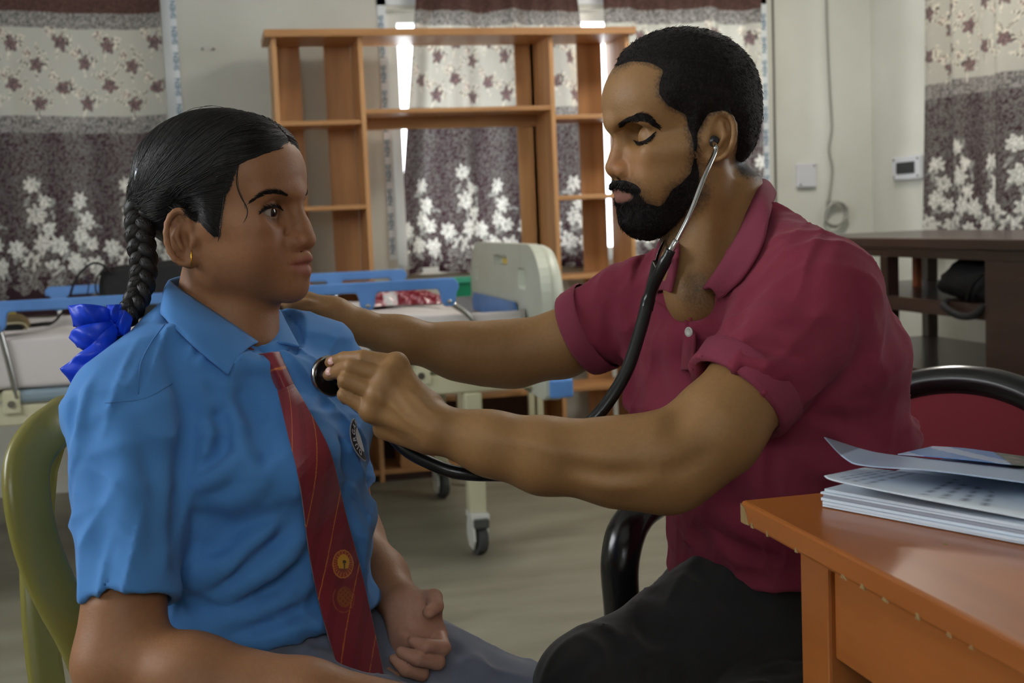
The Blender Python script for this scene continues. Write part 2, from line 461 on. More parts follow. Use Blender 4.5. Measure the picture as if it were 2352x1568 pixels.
def window(n, o, ux, w, z0, z1, inward, sashes=3):
    """frame, sashes and panes set in an opening that starts at o and runs w along ux"""
    o, ux, iw = np.array(o, float), np.array(ux, float), np.array(inward, float); up = np.array((0, 0, 1.0))
    h = z1-z0
    def bar(a0, a1, b0, b1, d0=-.09, d1=-.03):
        pr = [(a0, b0), (a1, b0), (a1, b1), (a0, b1)]
        return pr, o+up*z0+iw*d0, iw*(d1-d0)
    f = MB()
    for q in ((0, .05, 0, h), (w-.05, w, 0, h), (.05, w-.05, 0, .05), (.05, w-.05, h-.05, h)):
        pr, oo, th = bar(*q); f.prism(pr, oo, ux, up, th)
    root = f.build('window_%d' % n, M_white, bevel=.002); struct(root)
    for k in range(1, sashes):
        pr, oo, th = bar(w*k/sashes-.022, w*k/sashes+.022, .05, h-.05, -.085, -.04)
        MB().prism(pr, oo, ux, up, th).build('mullion', M_white, root)
    for k in range(sashes):
        pr, oo, th = bar(w*k/sashes+(.05 if k == 0 else .022), w*(k+1)/sashes-(.05 if k == sashes-1 else .022), .05, h-.05, -.062, -.058)
        MB().prism(pr, oo, ux, up, th).build('pane', M_glass, root)
    pr, oo, th = bar(-.02, w+.02, -.03, 0, -.17, .04)
    MB().prism(pr, oo, ux, up, th).build('window_sill', M_white, root)
    return root
win1 = window(1, (W1[0], YB, 0), (1, 0, 0), W1[1]-W1[0], W1[2], W1[3], (0, -1, 0))
win2 = window(2, (W2[0], YB, 0), (1, 0, 0), W2[1]-W2[0], W2[2], W2[3], (0, -1, 0))
win3 = window(3, (XR, W3[1], 0), (0, -1, 0), W3[1]-W3[0], W3[2], W3[3], (-1, 0, 0))
window(4, (XL, .6, 0), (0, 1, 0), 2.3, 1.55, 2.6, (1, 0, 0), 3)
window(6, (.2, YF, 0), (-1, 0, 0), 1.5, 1.8, 2.6, (0, 1, 0), 2)
window(5, (XR, 2.95, 0), (0, -1, 0), 1.1, 1.1, 2.4, (-1, 0, 0), 2)
# unseen slabs added outside to block sky light at the left and right windows
M_out = mat('sky_block_grey', lin((150, 146, 138)), .9, noise=(2, lin((128, 124, 116)), 5, (1, 1, 1)))
struct(box('sky_block_left', (-3.4, 6.25, 0), (.25, 6.4, 3.6), M_out)); struct(box('sky_block_right', (3.75, 3.0, 0), (3.9, 5.4, 3.6), M_out))
# tube light added out of view to brighten the right walls and shelf
M_tubeon = bpy.data.materials.new('fill_tube_emission'); M_tubeon.use_nodes = True
_p = M_tubeon.node_tree.nodes['Principled BSDF']; _p.inputs['Emission Color'].default_value = (1, .95, .86, 1); _p.inputs['Emission Strength'].default_value = 6.0
tl = thing('added_fill_tube', 'added tube light under the ceiling, unseen, brightening the back of the room', 'fill lamp', (2.0, 3.9, 2.72))
MB().tube([(1.4, 3.9, 2.70), (2.6, 3.9, 2.70)], .014, 12).build('tube', M_tubeon, tl, smooth=2)
MB().box((1.36, 3.87, 2.725), (2.64, 3.93, 2.765)).build('batten', M_white, tl, bevel=.004)
for x in (1.38, 2.62): MB().box((x-.012, 3.885, 2.68), (x+.012, 3.915, 2.73)).build('lamp_holder', M_white, tl)
for x in (1.6, 2.4): MB().tube([(x, 3.9, 2.76), (x, 3.9, ZC)], .005, 8).build('hanging_rod', M_white, tl)
_l = area('added_fill_glow', (2.0, 3.9, 2.67), (1.95, 3.95, 0), 1.2, .05, 40, (1, .94, .84)); par(_l, tl)
# printed protective tape still stuck along the window frames
def tape(x0, x1, z0, z1, parent, flip, tx):
    t = box('tape', (x0, YB-.006, z0), (x1, YB-.001, z1), M_tape, parent, 0)
    z = z0+.06; i = 0
    while z < z1-.05:
        text_mesh('SHEN', .030, (tx, YB-.0065, z), (0, 0, 1 if flip else -1), (-1 if flip else 1, 0, 0), M_ink, 'lettering', t, bold=.0006)
        z += .105
tape(-.155, -.097, .86, 2.2, win1, True, -.108)
tape(.735, .772, .90, 2.02, win2, False, .747)
tape(2.485, 2.525, .90, 2.02, win2, False, 2.508)
box('tape', (.735, YB-.006, 1.985), (2.525, YB-.001, 2.03), M_tape, win2, 0)

# ================================================================== curtains: one printed fabric
def fabric():
    """raster of the woven print: returns colour image [v, u], 2.5 mm cells, u period PW, z from 0.70 to 2.30"""
    rs = np.random.RandomState(4); c = .0025; PW = .42; nu, nv = int(PW/c), int(1.6/c)
    Z = .70+(np.arange(nv)+.5)*c; Uu = (np.arange(nu)+.5)*c
    Zg, Ug = np.meshgrid(Z, Uu, indexing='ij')
    img = np.zeros((nv, nu, 3)); sp = rs.rand(nv, nu); sp2 = (sp+np.roll(sp, 1, 0)+np.roll(sp, 1, 1)+np.roll(np.roll(sp, 1, 0), 1, 1))/4
    maroon, brown, grey, light = [np.array(lin(q)) for q in ((52, 30, 38), (74, 52, 47), (150, 146, 142), (178, 176, 166))]
    s1 = (sp2 > .47)[..., None]; s2 = (sp2 > .58)[..., None]
    img[:] = np.where(s2, brown*1.6, brown)
    low = (Zg < 1.475)
    colm = (np.cos((Ug-.1)/PW*4*PI)*.5+.5)
    thr = .52-.07*colm
    spk = (sp2 > thr)[..., None]
    img = np.where(low[..., None], np.where(spk, grey*(.42+.16*colm[..., None]), maroon*1.25), img)
    b = ((Zg > 1.475) & (Zg < 1.54)) | ((Zg > 1.888) & (Zg < 1.95)); img = np.where(b[..., None], np.where(s1, grey, grey*.32), img)
    b = (Zg >= 1.54) & (Zg <= 1.888); img = np.where(b[..., None], light*(.95+.1*sp2[..., None]), img)
    dens = np.clip((.93-Zg)/.08, 0, 1)*(Zg < .93); img = np.where(((dens > rs.rand(nv, nu)*.9) & low)[..., None], maroon*1.1, img)
    def leaf(u, z, ang, L, Wd, c0, c1):
        for k in (-1, 0, 1):
            x, y = Ug-u-k*PW, Zg-z
            a = x*math.cos(ang)+y*math.sin(ang); b = -x*math.sin(ang)+y*math.cos(ang)
            t = a/L
            w = Wd*np.sqrt(np.clip(np.sin(np.clip(t, 0, 1)*PI), 0, 1))*(1-.25*np.clip(t, 0, 1))
            m = (t > 0) & (t < 1) & (np.abs(b) < w); e = m & (np.abs(b) > w*.62)
            mid = m & (np.abs(b) < .0016)
            img[m] = c0; img[e | mid] = c1
    def flower(u, z, R, c0, c1, n=7, rot=0.0, pw=.27):
        for k in range(n):
            a = rot+2*PI*k/n+rs.uniform(-.12, .12)
            leaf(u, z, a, R*rs.uniform(.8, 1.1), R*pw, c0, c1)
        leaf(u-.006, z-.01, PI/2, R*.6, R*.24, c0*.8, c1)
    wh, wo, wd = np.array(lin((168, 168, 162))), np.array(lin((232, 230, 222))), np.array(lin((120, 120, 118)))
    # pale lilies climbing from the hem
    for (u, z, R) in [(.10, 1.265, .036), (.15, 1.20, .030), (.115, 1.145, .046), (.16, 1.09, .038), (.13, 1.03, .046), (.20, 1.02, .046),
                      (.305, 1.205, .036), (.33, 1.125, .040), (.30, 1.06, .040), (.345, 1.03, .034), (.02, 1.01, .044), (.08, .955, .044),
                      (.27, .955, .046), (.36, .94, .046), (.17, .93, .042)]:
        for _ in range(3):
            leaf(u+rs.uniform(-.03, .03), z-rs.uniform(.01, .05), rs.uniform(0, 2*PI), .045, .009, wd, wh)
        flower(u, z, R, wh, wo, 7, rs.uniform(0, 1))
    for k in range(26):
        u, z = rs.rand()*PW, rs.uniform(.80, .92); leaf(u, z, rs.uniform(0, PI), .06, .013, maroon*1.5, wh*.8)
    # dark sprays on the pale band
    dk, dl, pk = np.array(lin((70, 64, 66))), np.array(lin((212, 206, 190))), np.array(lin((128, 104, 102)))
    for (u, z) in [(.05, 1.835), (.26, 1.845), (.155, 1.755), (.365, 1.765), (.05, 1.675), (.26, 1.665), (.155, 1.60), (.365, 1.605)]:
        for a in (.35, .9, 1.9, 2.6): leaf(u+rs.uniform(-.03, .03), z+rs.uniform(-.02, .02), a+rs.uniform(-.25, .25), .062, .0085, dk, dl)
        for a in (1.2, 1.8): leaf(u+.045, z-.03, a+rs.uniform(-.2, .2), .05, .0085, dk, dl)
        flower(u+.008, z-.012, .036, pk*1.15, dk*1.2, 5, rs.uniform(0, 1), .36)
        flower(u-.03, z+.03, .024, pk, dl, 5, rs.uniform(0, 1), .36)
        leaf(u, z-.03, -PI/2+rs.uniform(-.5, .5), .05, .005, dk, dl)
    return img, PW, c
FAB, FPW, FCELL = fabric()
M_curt = mat('curtain_fabric', (.3, .28, .27), 0.85, attr='col', trans=0.24)
def curtain(name, A, B, z0, z1, folds, amp, label, nrm, gather=1.35, off=0.0, edge=(0, 0)):
    """a hanging panel between floor-plan points A and B; folds is a list of (frequency, phase, weight)"""
    A, B, nrm = np.array(A, float), np.array(B, float), np.array(nrm, float)
    L = np.linalg.norm(B-A); nu, nv = int(L*gather/.0045), int((z1-z0)/.0048)
    s = np.linspace(0, 1, nu)[:, None]; z = np.linspace(z0, z1, nv)[None, :]
    hgt = (z-z0)/(z1-z0)
    dis = sum(w*np.sin(2*PI*f*s+p+.5*np.sin(2.1*z+p)) for f, p, w in folds)*amp*(1.0-.25*hgt)
    dis = dis+.004*np.sin(2*PI*9*s+3*z)
    lean = (edge[0]*(1-s)+edge[1]*s)*np.clip((z-1.25)/.7, 0, 1.3)
    x = A[0]+(B[0]-A[0])*s+lean; y = A[1]+(B[1]-A[1])*s+0*z
    V = np.stack([x+nrm[0]*dis, y+nrm[1]*dis, z+0*s+.006*np.sin(2*PI*2*s)], -1)
    uu = ((s*L*gather+off) % FPW)/FCELL+0*z; vv = (z-.70)/FCELL+0*s
    u0 = uu.astype(int) % FAB.shape[1]; v0 = np.clip(vv.astype(int), 0, FAB.shape[0]-1)
    col = FAB[v0, u0]
    o = grid_mesh(name, V, M_curt, None, col)
    return tag(o, label, 'curtain', 'floral curtains')
YC = YB-.058
curtain('curtain', (-1.75, YC), (-.158, YC), .74, 2.3, [(5, .3, .7), (8.3, 1.0, .4), (2, 0, .5)], .020, 'brown and white floral curtain hanging behind the hospital bed on the left', (0, -1), 1.15, off=.155)
curtain('curtain', (.80, YC), (1.705, YC), .835, 2.3, [(3.5, 1.9, 1.0), (7.2, .5, .45)], .030, 'backlit floral curtain seen through the middle of the wooden shelf unit', (0, -1), 1.25, edge=(.085, -.085), off=.2)
curtain('curtain', (1.725, YC-.02), (2.455, YC-.02), .835, 2.3, [(3.4, .2, 1.0), (6.1, 1.5, .6)], .026, 'backlit floral curtain behind the head of the man', (0, -1), 1.25, edge=(-.005, 0), off=.05)
curtain('curtain', (XR-.07, 4.865), (XR-.07, 3.5), .90, 2.3, [(5.2, 2.2, 1.0), (8.1, .5, .5)], .028, 'dark floral curtain on the right wall above the brown desk', (-1, 0), 1.2, off=.235)
rod = mat('rod_metal', lin((120, 120, 120)), .35, metal=.8)
for nm, a, b in (('curtain_rod', (-1.9, YC, 2.33), (0.02, YC, 2.33)), ('curtain_rod', (.7, YC, 2.33), (2.6, YC, 2.33)), ('curtain_rod', (XR-.07, 3.4, 2.33), (XR-.07, 4.95, 2.33))):
    r_ = MB().tube([a, b], .012, 10).build(nm, rod, smooth=2)
    lb = {-1.9: 'metal rod carrying the curtain over the bed', .7: 'metal rod carrying the two backlit curtains', XR-.07: 'metal rod carrying the curtain on the right wall'}[a[0]]
    tag(r_, lb, 'curtain rod', 'curtain rods')

# ================================================================== wall fittings on the right
M_grey = mat('grey_plastic', lin((196, 198, 204)), .5); M_dark = mat('dark_plastic', lin((38, 38, 42)), .4)
M_cable = mat('grey_cable', lin((140, 140, 132)), .5); M_screw = mat('screw_steel', lin((120, 115, 108)), .4, metal=.7)
def wallpt(px, py): return ony(px, py, YB)
c = wallpt(1849, 403); jb = thing('junction_box', 'square grey blank junction box cover on the back wall', 'junction box', c)
box('cover', (c[0]-.048, YB-.022, c[2]-.055), (c[0]+.048, YB-.001, c[2]+.055), M_grey, jb, .004)
for sx, sz in ((.036, .043), (-.034, -.043)):
    MB().lathe([(.0045, 0), (.0045, .003)], (c[0]+sx, YB-.0215, c[2]+sz), (0, -1, 0), 10).build('screw', M_dark, jb)
c = onx(2090, 385, XR); sw = thing('switch_board', 'white switch board with a row of dark switches on the right wall', 'switch', c)
box('plate', (XR-.022, c[1]-.115, c[2]-.052), (XR-.001, c[1]+.115, c[2]+.052), M_grey, sw, .004)
box('switch_recess', (XR-.0235, c[1]-.075, c[2]-.026), (XR-.0215, c[1]+.075, c[2]+.026), M_dark, sw, 0)
for k in range(6):
    y = c[1]-.0625+k*.025; box('switch', (XR-.028, y-.0105, c[2]-.023), (XR-.023, y+.0105, c[2]+.023), M_dark, sw, .002)
for a in (-1, 1):
    for b in (-1, 1): MB().lathe([(.005, 0), (.005, .003)], (XR-.0215, c[1]+a*.1, c[2]+b*.038), (-1, 0, 0), 10).build('screw', M_dark, sw)
pts = [wallpt(*q)+np.array((0, -.012, 0)) for q in ((1895, -60), (1897, 60), (1903, 200), (1908, 290), (1902, 345), (1909, 390), (1902, 450))]
cc = wallpt(1912, 492)+np.array((0, -.016, 0)); loop = []
for k in range(40):
    a = PI*.75-2*PI*k/13.0; rr = .056+.005*math.sin(k*.9); loop.append(cc+np.array((rr*math.cos(a), -.004-.0006*k, rr*math.sin(a))))
tag(MB().tube(list(spline(pts, 40))+loop, .0062, 8).build('cable', M_cable, smooth=1), 'grey cable hanging down the back wall ending in a coil', 'cable')
p0, p1 = wallpt(1772, -80), wallpt(1783, 560)
tag(MB().obox(p0+np.array((0, -.005, 0)), p1+np.array((0, -.005, 0)), .008, .008, (0, 1, 0)).build('wire_trunking', M_screw), 'thin dark vertical wire running down the back wall', 'wire')
# two small nails in the wall beside the left curtain
for q in ((465, 113), (490, 113)):
    c = wallpt(*q); tag(MB().lathe([(.004, 0), (.0055, .006), (.0055, .008)], c, (0, -1, 0), 10).build('nail', M_screw), ('left' if q[0] < 470 else 'right')+' one of two small nails in the wall beside the left window', 'nail', 'nails in the back wall')
# ================================================================== furniture
M_wood = mat('laminate_wood', lin((198, 150, 100)), .45, noise=(3.0, lin((174, 127, 82)), 6, (8, 8, .8)))
M_woodH = mat('laminate_wood_grain', lin((186, 138, 90)), .4, noise=(3.0, lin((164, 118, 74)), 6, (.8, 8, 8)))
M_edge = mat('edge_banding', lin((172, 112, 58)), .4)
M_brown = mat('dark_laminate', lin((70, 44, 34)), .5)
YS, YK = 5.10, 5.365
sh = thing('shelf_unit', 'open light brown wooden shelf unit standing before the back window', 'shelf unit', (1.0, 5.25, 0))
box('top_board', (.235, YS-.035, 1.797), (1.752, YK, 1.826), M_woodH, sh)
for a, b in ((.262, .281), (.600, .619), (1.384, 1.403), (1.714, 1.733)):
    box('side_panel', (a, YS, 0), (b, YK, 1.797), M_wood, sh)
for a, b, z in ((.281, .600, 1.475), (.281, .600, 1.138), (.281, .600, .80), (.619, 1.384, 1.515), (1.403, 1.714, 1.475), (1.403, 1.714, 1.143), (1.403, 1.714, .81), (.619, 1.384, .335), (.281, .600, .335), (1.403, 1.714, .335), (.281, .60, .05), (.619, 1.384, .05), (1.403, 1.714, .05)):
    box('shelf', (a, YS+.004, z-.018), (b, YK-.012, z), M_woodH, sh)
for a, b in ((.285, .388), (.487, .598), (1.365, 1.383), (1.405, 1.455), (1.577, 1.69)):
    box('back_slat', (a, YK-.012, .05), (b, YK, 1.797), M_wood, sh)
box('back_slat', (1.300, YK-.012, .335), (1.384, YK, 1.797), M_wood, sh)
box('back_rail', (.619, YK-.03, 1.45), (1.384, YK-.012, 1.497), M_woodH, sh)
box('back_panel', (.619, YK-.011, .05), (1.384, YK-.003, .317), M_brown, sh)
box('pedestal', (.69, YS+.02, .05), (.815, YS+.20, .30), M_wood, sh)
box('kick_board', (.619, YS+.03, 0), (1.384, YS+.045, .032), M_brown, sh)

# ------------------------------------------------------------------ hospital bed
M_blue = mat('blue_bed_plastic', lin((92, 138, 200)), .38, noise=(6, lin((80, 122, 182)), 4, (1, 1, 1)))
M_cream = mat('cream_steel', lin((192, 188, 158)), .45)
M_chrome = mat('chrome', lin((190, 190, 188)), .18, metal=1.0)
M_foot = mat('ivory_plastic', lin((190, 194, 182)), .42, noise=(5, lin((178, 182, 166)), 5, (1, 1, 1)))
M_sheet = mat('bed_sheet', lin((205, 198, 196)), .9, noise=(4, lin((190, 182, 182)), 4, (1, 1, 1)), bump=(5, .5, (1, 1, 1)))
M_rubber = mat('caster_rubber', lin((70, 72, 70)), .7)
M_white_pl = mat('white_plastic', lin((205, 206, 198)), .4)
bed = thing('hospital_bed', 'white hospital bed with blue side rails and ivory footboard', 'bed', (0, 4.3, 0))
BX0, BX1, BY0, BY1 = -1.12, 1.0, 3.86, 4.74
for y in (BY0, BY1-.04): box('side_beam', (BX0, y, .52), (BX1, y+.04, .58), M_cream, bed, .006)
for x in (BX0, -.2, BX1-.05): box('cross_beam', (x, BY0+.04, .525), (x+.05, BY1-.04, .575), M_cream, bed, .004)
box('deck', (BX0+.05, BY0+.045, .585), (BX1-.05, BY1-.045, .615), M_cream, bed, .004)
box('frame_blue_panel', (-.6, BY0-.004, .585), (-.42, BY0+.03, .622), mat('grey_blue_plastic', lin((128, 146, 156)), .5), bed, .012)
for y, gx in ((3.865, .755), (4.727, .79), (3.865, -.95), (4.727, -.95)):
    MB().box((gx-.028, y-.028, .12), (gx+.028, y+.028, .52)).build('leg', M_cream, bed, bevel=.006)
    MB().lathe([(.016, .13), (.016, .215), (.024, .22), (.024, .235)], (gx, y, 0), n=14).build('caster_stem', M_cream, bed, smooth=2)
    w = thing('wheel_mount', None, None, (gx, y, 0)); par(w, bed)
    MB().lathe([(.040, -.017), (.062, -.014), (.064, -.009), (.064, .009), (.062, .014), (.040, .017)], (gx, y, .065), (1, .15, 0), 28).build('wheel', M_rubber, w, smooth=2)
    for s in (-1, 1):
        out = []
        for k in range(25):
            a = PI*k/24; out.append((.058*math.cos(a), .058*math.sin(a)))
        out = [(.058, -.02), *out, (-.058, -.02), (-.03, -.052), (.03, -.052)]
        MB().prism(out, (gx+s*.021-.004, y, .075), (0, 1, 0), (0, 0, 1), (.008, 0, 0)).build('caster_cover', M_white_pl, w, bevel=.003)
    MB().box((gx-.03, y-.06, .118), (gx+.03, y+.04, .142)).build('caster_bridge', M_white_pl, w, bevel=.006)
    MB().box((gx-.024, y-.075, .098), (gx+.024, y-.05, .128)).build('brake_pedal', M_rubber, w, bevel=.005)
    MB().lathe([(.012, 0), (.012, .006)], (gx+.024, y, .065), (1, 0, 0), 14).build('axle_cap', M_dark, w)
def rail(y, x0, x1, sgn, tabs, posts):
    pr = [(x0, .85), (x0, .872), (x0+.012, .884)]
    pr += [(x1-.014, .884), (x1, .870)]
    low = []
    for t in sorted(tabs, reverse=True):
        low += [(t+.034, .852), (t+.026, .842), (t+.022, .812), (t+.012, .797), (t-.012, .797), (t-.022, .812), (t-.026, .842), (t-.034, .852)]
    MB().prism(pr+low, (0, y-.012, 0), (1, 0, 0), (0, 0, 1), (0, .024, 0)).build('side_rail', M_blue, bed, bevel=.005)
    for t in tabs:
        MB().lathe([(.007, 0), (.007, .004), (.003, .006)], (t, y-.012*sgn, .812), (0, -sgn, 0), 10).build('screw', M_chrome, bed, smooth=2)
    for pth in posts:
        MB().tube(spline(pth, 14), .0095, 10).build('rail_post', M_chrome, bed, smooth=1)
ry = BY0-.022
rail(ry, -.66, .722, 1, [-.618, .439, .690],
     [[(-.618, ry+.018, .80), (-.60, ry+.018, .70), (-.585, ry+.018, .60)], [(.439, ry+.018, .80), (.445, ry+.018, .70), (.47, ry+.018, .60)], [(.700, ry+.018, .805), (.765, ry+.018, .75), (.775, ry+.018, .66), (.77, ry+.018, .60)]])
ry = BY1+.022
rail(ry, -.60, .70, -1, [-.555, .425, .665], [[(-.555, ry-.018, .80), (-.53, ry-.018, .60)], [(.425, ry-.018, .80), (.445, ry-.018, .60)], [(.675, ry-.018, .80), (.74, ry-.018, .72), (.74, ry-.018, .60)]])
for x in (-.60, .46, .77, .60): box('rail_bracket', (x-.024, BY0-.012, .555), (x+.024, BY0-.001, .625), M_cream, bed, .008)
for x in (-.60, .595): MB().lathe([(.011, 0), (.011, .006)], (x, BY0-.012, .585), (0, -1, 0), 12).build('screw', M_chrome, bed, smooth=2)
# footboard with real hand hole and slots
def rrect(y0, y1, z0, z1, r, n=8, rb=None):
    o = []
    rb = r if rb is None else rb
    for (cy, cz, a0, rr) in ((y1-r, z1-r, 0, r), (y0+r, z1-r, PI/2, r), (y0+rb, z0+rb, PI, rb), (y1-rb, z0+rb, 1.5*PI, rb)):
        for k in range(n+1):
            a = a0+PI/2*k/n; o.append((cy+rr*math.cos(a), cz+rr*math.sin(a)))
    return o
FX = .985; FY0, FY1 = 3.70, 4.79
bmf = bmesh.new()
def loop_(pts):
    vs = [bmf.verts.new((FX, a, b)) for a, b in pts]
    return [bmf.edges.new((vs[i], vs[(i+1) % len(vs)])) for i in range(len(vs))]
ed = loop_(rrect(FY0, FY1, .50, .975, .17, 10, .02))
for q in ((4.15, 4.365, .90, .935, .012), (4.655, 4.70, .835, .89, .012), (3.905, 4.0, .83, .90, .014)): ed += loop_(rrect(q[0], q[1], q[2], q[3], q[4], 4))
bmesh.ops.triangle_fill(bmf, use_beauty=True, edges=ed)
me = bpy.data.meshes.new('footboard'); bmf.to_mesh(me); bmf.free()
fb = link('footboard', me, M_foot, bed); md = fb.modifiers.new('thickness', 'SOLIDIFY'); md.thickness = .032; md.offset = 1
rim = rrect(FY0+.03, FY1-.03, .52, .945, .15, 10, .02)
MB().tube([(FX+.012, a, b) for a, b in rim], .034, 10, closed=True, flat=.8).build('footboard_rim', M_foot, bed, smooth=1)
MB().prism(rrect(4.01, 4.71, .63, .785, .03, 6), (FX-.036, 0, 0), (0, 1, 0), (0, 0, 1), (-.010, 0, 0)).build('footboard_panel', M_blue, bed, bevel=.004)
MB().box((FX-.02, 3.69, .505), (FX+.055, 4.79, .565)).build('footboard_bumper', M_blue, bed, bevel=.008)
# mattress: a rounded slab with a rumpled sheet, printed border at the foot
def slab(x0, x1, y0, y1, z0, z1, r, nx, ny, f):
    """closed rounded slab as a superellipse section swept along x"""
    n = ny; V = np.zeros((nx, n, 3)); xs = np.linspace(x0, x1, nx)
    th = np.linspace(0, 2*PI, n, endpoint=False)
    for i, x in enumerate(xs):
        e = min((x-x0), (x1-x)); k = 1-math.exp(-(e+.002)/.018)*.35
        c, s = np.cos(th), np.sin(th); p = .16
        y = (y0+y1)/2+np.sign(c)*np.abs(c)**p*(y1-y0)/2*k; z = (z0+z1)/2+np.sign(s)*np.abs(s)**p*(z1-z0)/2*(k if k < .9 else 1)
        V[i, :, 0] = x; V[i, :, 1] = y; V[i, :, 2] = z+f(x, y, z)*(s > .3)-.075*np.clip((x-.66)/.30, 0, 1)**1.3*(s > .3)
    return V
V = slab(BX0+.03, .975, BY0+.005, BY1-.005, .618, .785, .03, 90, 96, lambda x, y, z: -.004+.004*np.sin(9*x+4*y)+.003*np.sin(23*x-11*y)+.002*np.sin(31*y+5*x))
idx = np.arange(90*96).reshape(90, 96); f1 = np.stack([idx[:-1], idx[1:], np.roll(idx[1:], -1, 1), np.roll(idx[:-1], -1, 1)], -1).reshape(-1, 4)
Vm = V.reshape(-1, 3)
cw = np.tile(np.array(lin((205, 198, 196))), (len(Vm), 1))
fl = ((np.sin(38*Vm[:, 1]+20*Vm[:, 0])*np.sin(44*Vm[:, 0]-9*Vm[:, 1]) > .45) & (Vm[:, 0] > .80) & (Vm[:, 1] < 4.3) & (Vm[:, 2] > .66)); cw[fl] = lin((92, 116, 176))
M_sheetC = mat('printed_sheet', lin((205, 198, 196)), .9, attr='col', bump=(5, .5, (1, 1, 1)))
mt = np_mesh('mattress', Vm, f1[:, ::-1], M_sheetC, None, cw); par(mt, bed)
for e in (0, 89):
    c = Vm.reshape(90, 96, 3)[e]
    MB().add([tuple(p) for p in c], [tuple(range(96))]).build('mattress_end', M_sheet, bed)

# ------------------------------------------------------------------ things on and behind the bed
M_black = mat('black_fabric', lin((26, 25, 26)), .75, bump=(90, .2, (1, 1, 1)))
M_strap = mat('black_webbing', lin((20, 20, 22)), .8)
bag = thing('shoulder_bag', 'black shoulder bag with looped strap lying on the bed behind the girl', 'bag', (-.22, 4.3, .79))
prof = [(-.17, 0), (-.16, .06), (-.155, .14), (-.13, .168), (.1, .185), (.16, .16), (.175, .08), (.17, 0)]
MB().prism([(-.2+a*1.1, .787+b) for a, b in prof], (0, 4.24, 0), (1, 0, 0), (0, 0, 1), (0, .15, 0)).build('bag_body', M_black, bag, bevel=.02)
MB().prism([(-.365, .945), (-.03, .962), (-.04, .87), (-.36, .855)], (0, 4.228, 0), (1, 0, 0), (0, 0, 1), (0, .014, 0)).build('bag_flap', M_black, bag, bevel=.005)
MB().lathe([(.008, 0), (.008, .005)], (-.26, 4.228, .88), (0, -1, 0), 12).build('snap', M_dark, bag)
pts = [ony(*q, 4.22) for q in ((255, 628), (238, 610), (215, 604), (190, 620), (170, 650), (158, 690), (145, 715), (122, 740))]
pts += [np.array((-.53, 4.1, .795)), np.array((-.60, 4.0, .797))]
MB().tube(spline(pts, 40), .011, 8, flat=.35).build('strap', M_strap, bag, smooth=1)
pts = [ony(*q, 4.215) for q in ((240, 615), (222, 640), (220, 665), (228, 682))]
MB().tube(spline(pts, 14), .007, 8, flat=.4).build('strap', M_strap, bag, smooth=1)
pts = [ony(*q, 4.215) for q in ((192, 634), (204, 645), (200, 680))]
MB().tube(spline(pts, 14), .005, 8, flat=.4).build('strap', mat('navy_cord', lin((24, 28, 60)), .7), bag, smooth=1)
pc = thing('pouch', 'small brown pouch with white trim on the near edge of the bed', 'pouch', (-.59, 3.95, .79))
MB().prism([(-.645, .792), (-.56, .792), (-.548, .80), (-.556, .822), (-.575, .838), (-.64, .838)], (0, 3.92, 0), (1, 0, 0), (0, 0, 1), (0, .07, 0)).build('pouch_body', mat('brown_leather', lin((110, 92, 58)), .6), pc, bevel=.008)
MB().tube(spline([(-.645, 3.915, .812), (-.57, 3.913, .814), (-.552, 3.916, .802), (-.556, 3.925, .793)], 20), .0035, 6).build('pouch_trim', mat('cream_piping', lin((190, 182, 150)), .7), pc, smooth=1)
MB().prism([(-.645, .793), (-.565, .793), (-.56, .800), (-.575, .809), (-.645, .808)], (0, 3.916, 0), (1, 0, 0), (0, 0, 1), (0, -.004, 0)).build('pouch_opening', M_strap, pc)
yl = MB(); 
for a in range(3): yl.lathe([(.012, 0), (.03, .006), (.034, .02), (.026, .036), (.008, .043)], (-.755+a*.03, 4.44+a*.03, .787), (0, 0, 1), 12)
tag(yl.build('cloth_bundle', mat('yellow_cloth', lin((150, 138, 44)), .85, bump=(40, .4, (1, 1, 1))), smooth=1), 'small yellow cloth bundle on the far left of the bed', 'cloth')
pk = thing('snack_packet', 'crumpled red foil packet with white label on the bed sheet', 'packet', (.60, 4.1, .79))
nu, nv = 40, 24; uu, vv = np.meshgrid(np.linspace(0, 1, nu), np.linspace(0, 1, nv), indexing='ij')
th = .052*(np.sin(PI*uu)**.45)*(np.sin(PI*vv)**.5)*(1-.35*uu)
rsx = np.random.RandomState(2)
wr = .006*np.sin(29*uu+8*vv)+.004*np.sin(47*vv-13*uu)
x = .47+.245*uu; y = 4.02+.16*vv+.02*np.sin(6*uu); zb = .792
cp = np.zeros((nu, nv, 3)); cp[:] = lin((120, 18, 34)); lab = (uu > .2) & (uu < .38) & (vv < .45); cp[lab] = lin((200, 196, 194))
st_ = (np.sin(40*uu+25*vv) > .86); cp[st_] = lin((205, 150, 158))
M_foil = mat('red_foil', lin((120, 18, 34)), .3, attr='col', spec=.7)
grid_mesh('packet_front', np.stack([x, y, zb+th+wr*(th > .01)+.004], -1), M_foil, pk, cp)
grid_mesh('packet_back', np.stack([x, y, zb+0*th], -1)[::-1], M_foil, pk, cp)
M_green = mat('green_plastic', lin((24, 120, 84)), .35); M_olive = mat('yellow_card', lin((168, 146, 66)), .7)
st = thing('side_table', 'low yellowish side table behind the foot of the bed', 'table', (1.07, 4.98, 0))
box('table_top', (.90, 4.86, .70), (1.26, 5.06, .725), M_olive, st, .004)
for a in (.92, 1.22):
    for b in (4.88, 5.02): box('leg', (a, b, 0), (a+.025, b+.025, .70), M_cream, st)
bk = thing('basket', 'green plastic basket standing behind the bed footboard', 'basket', (1.02, 4.95, .725))
MB().prism([(.915, .727), (1.12, .727), (1.14, .815), (.90, .815)], (0, 4.875, 0), (1, 0, 0), (0, 0, 1), (0, .008, 0)).build('basket_wall', M_green, bk)
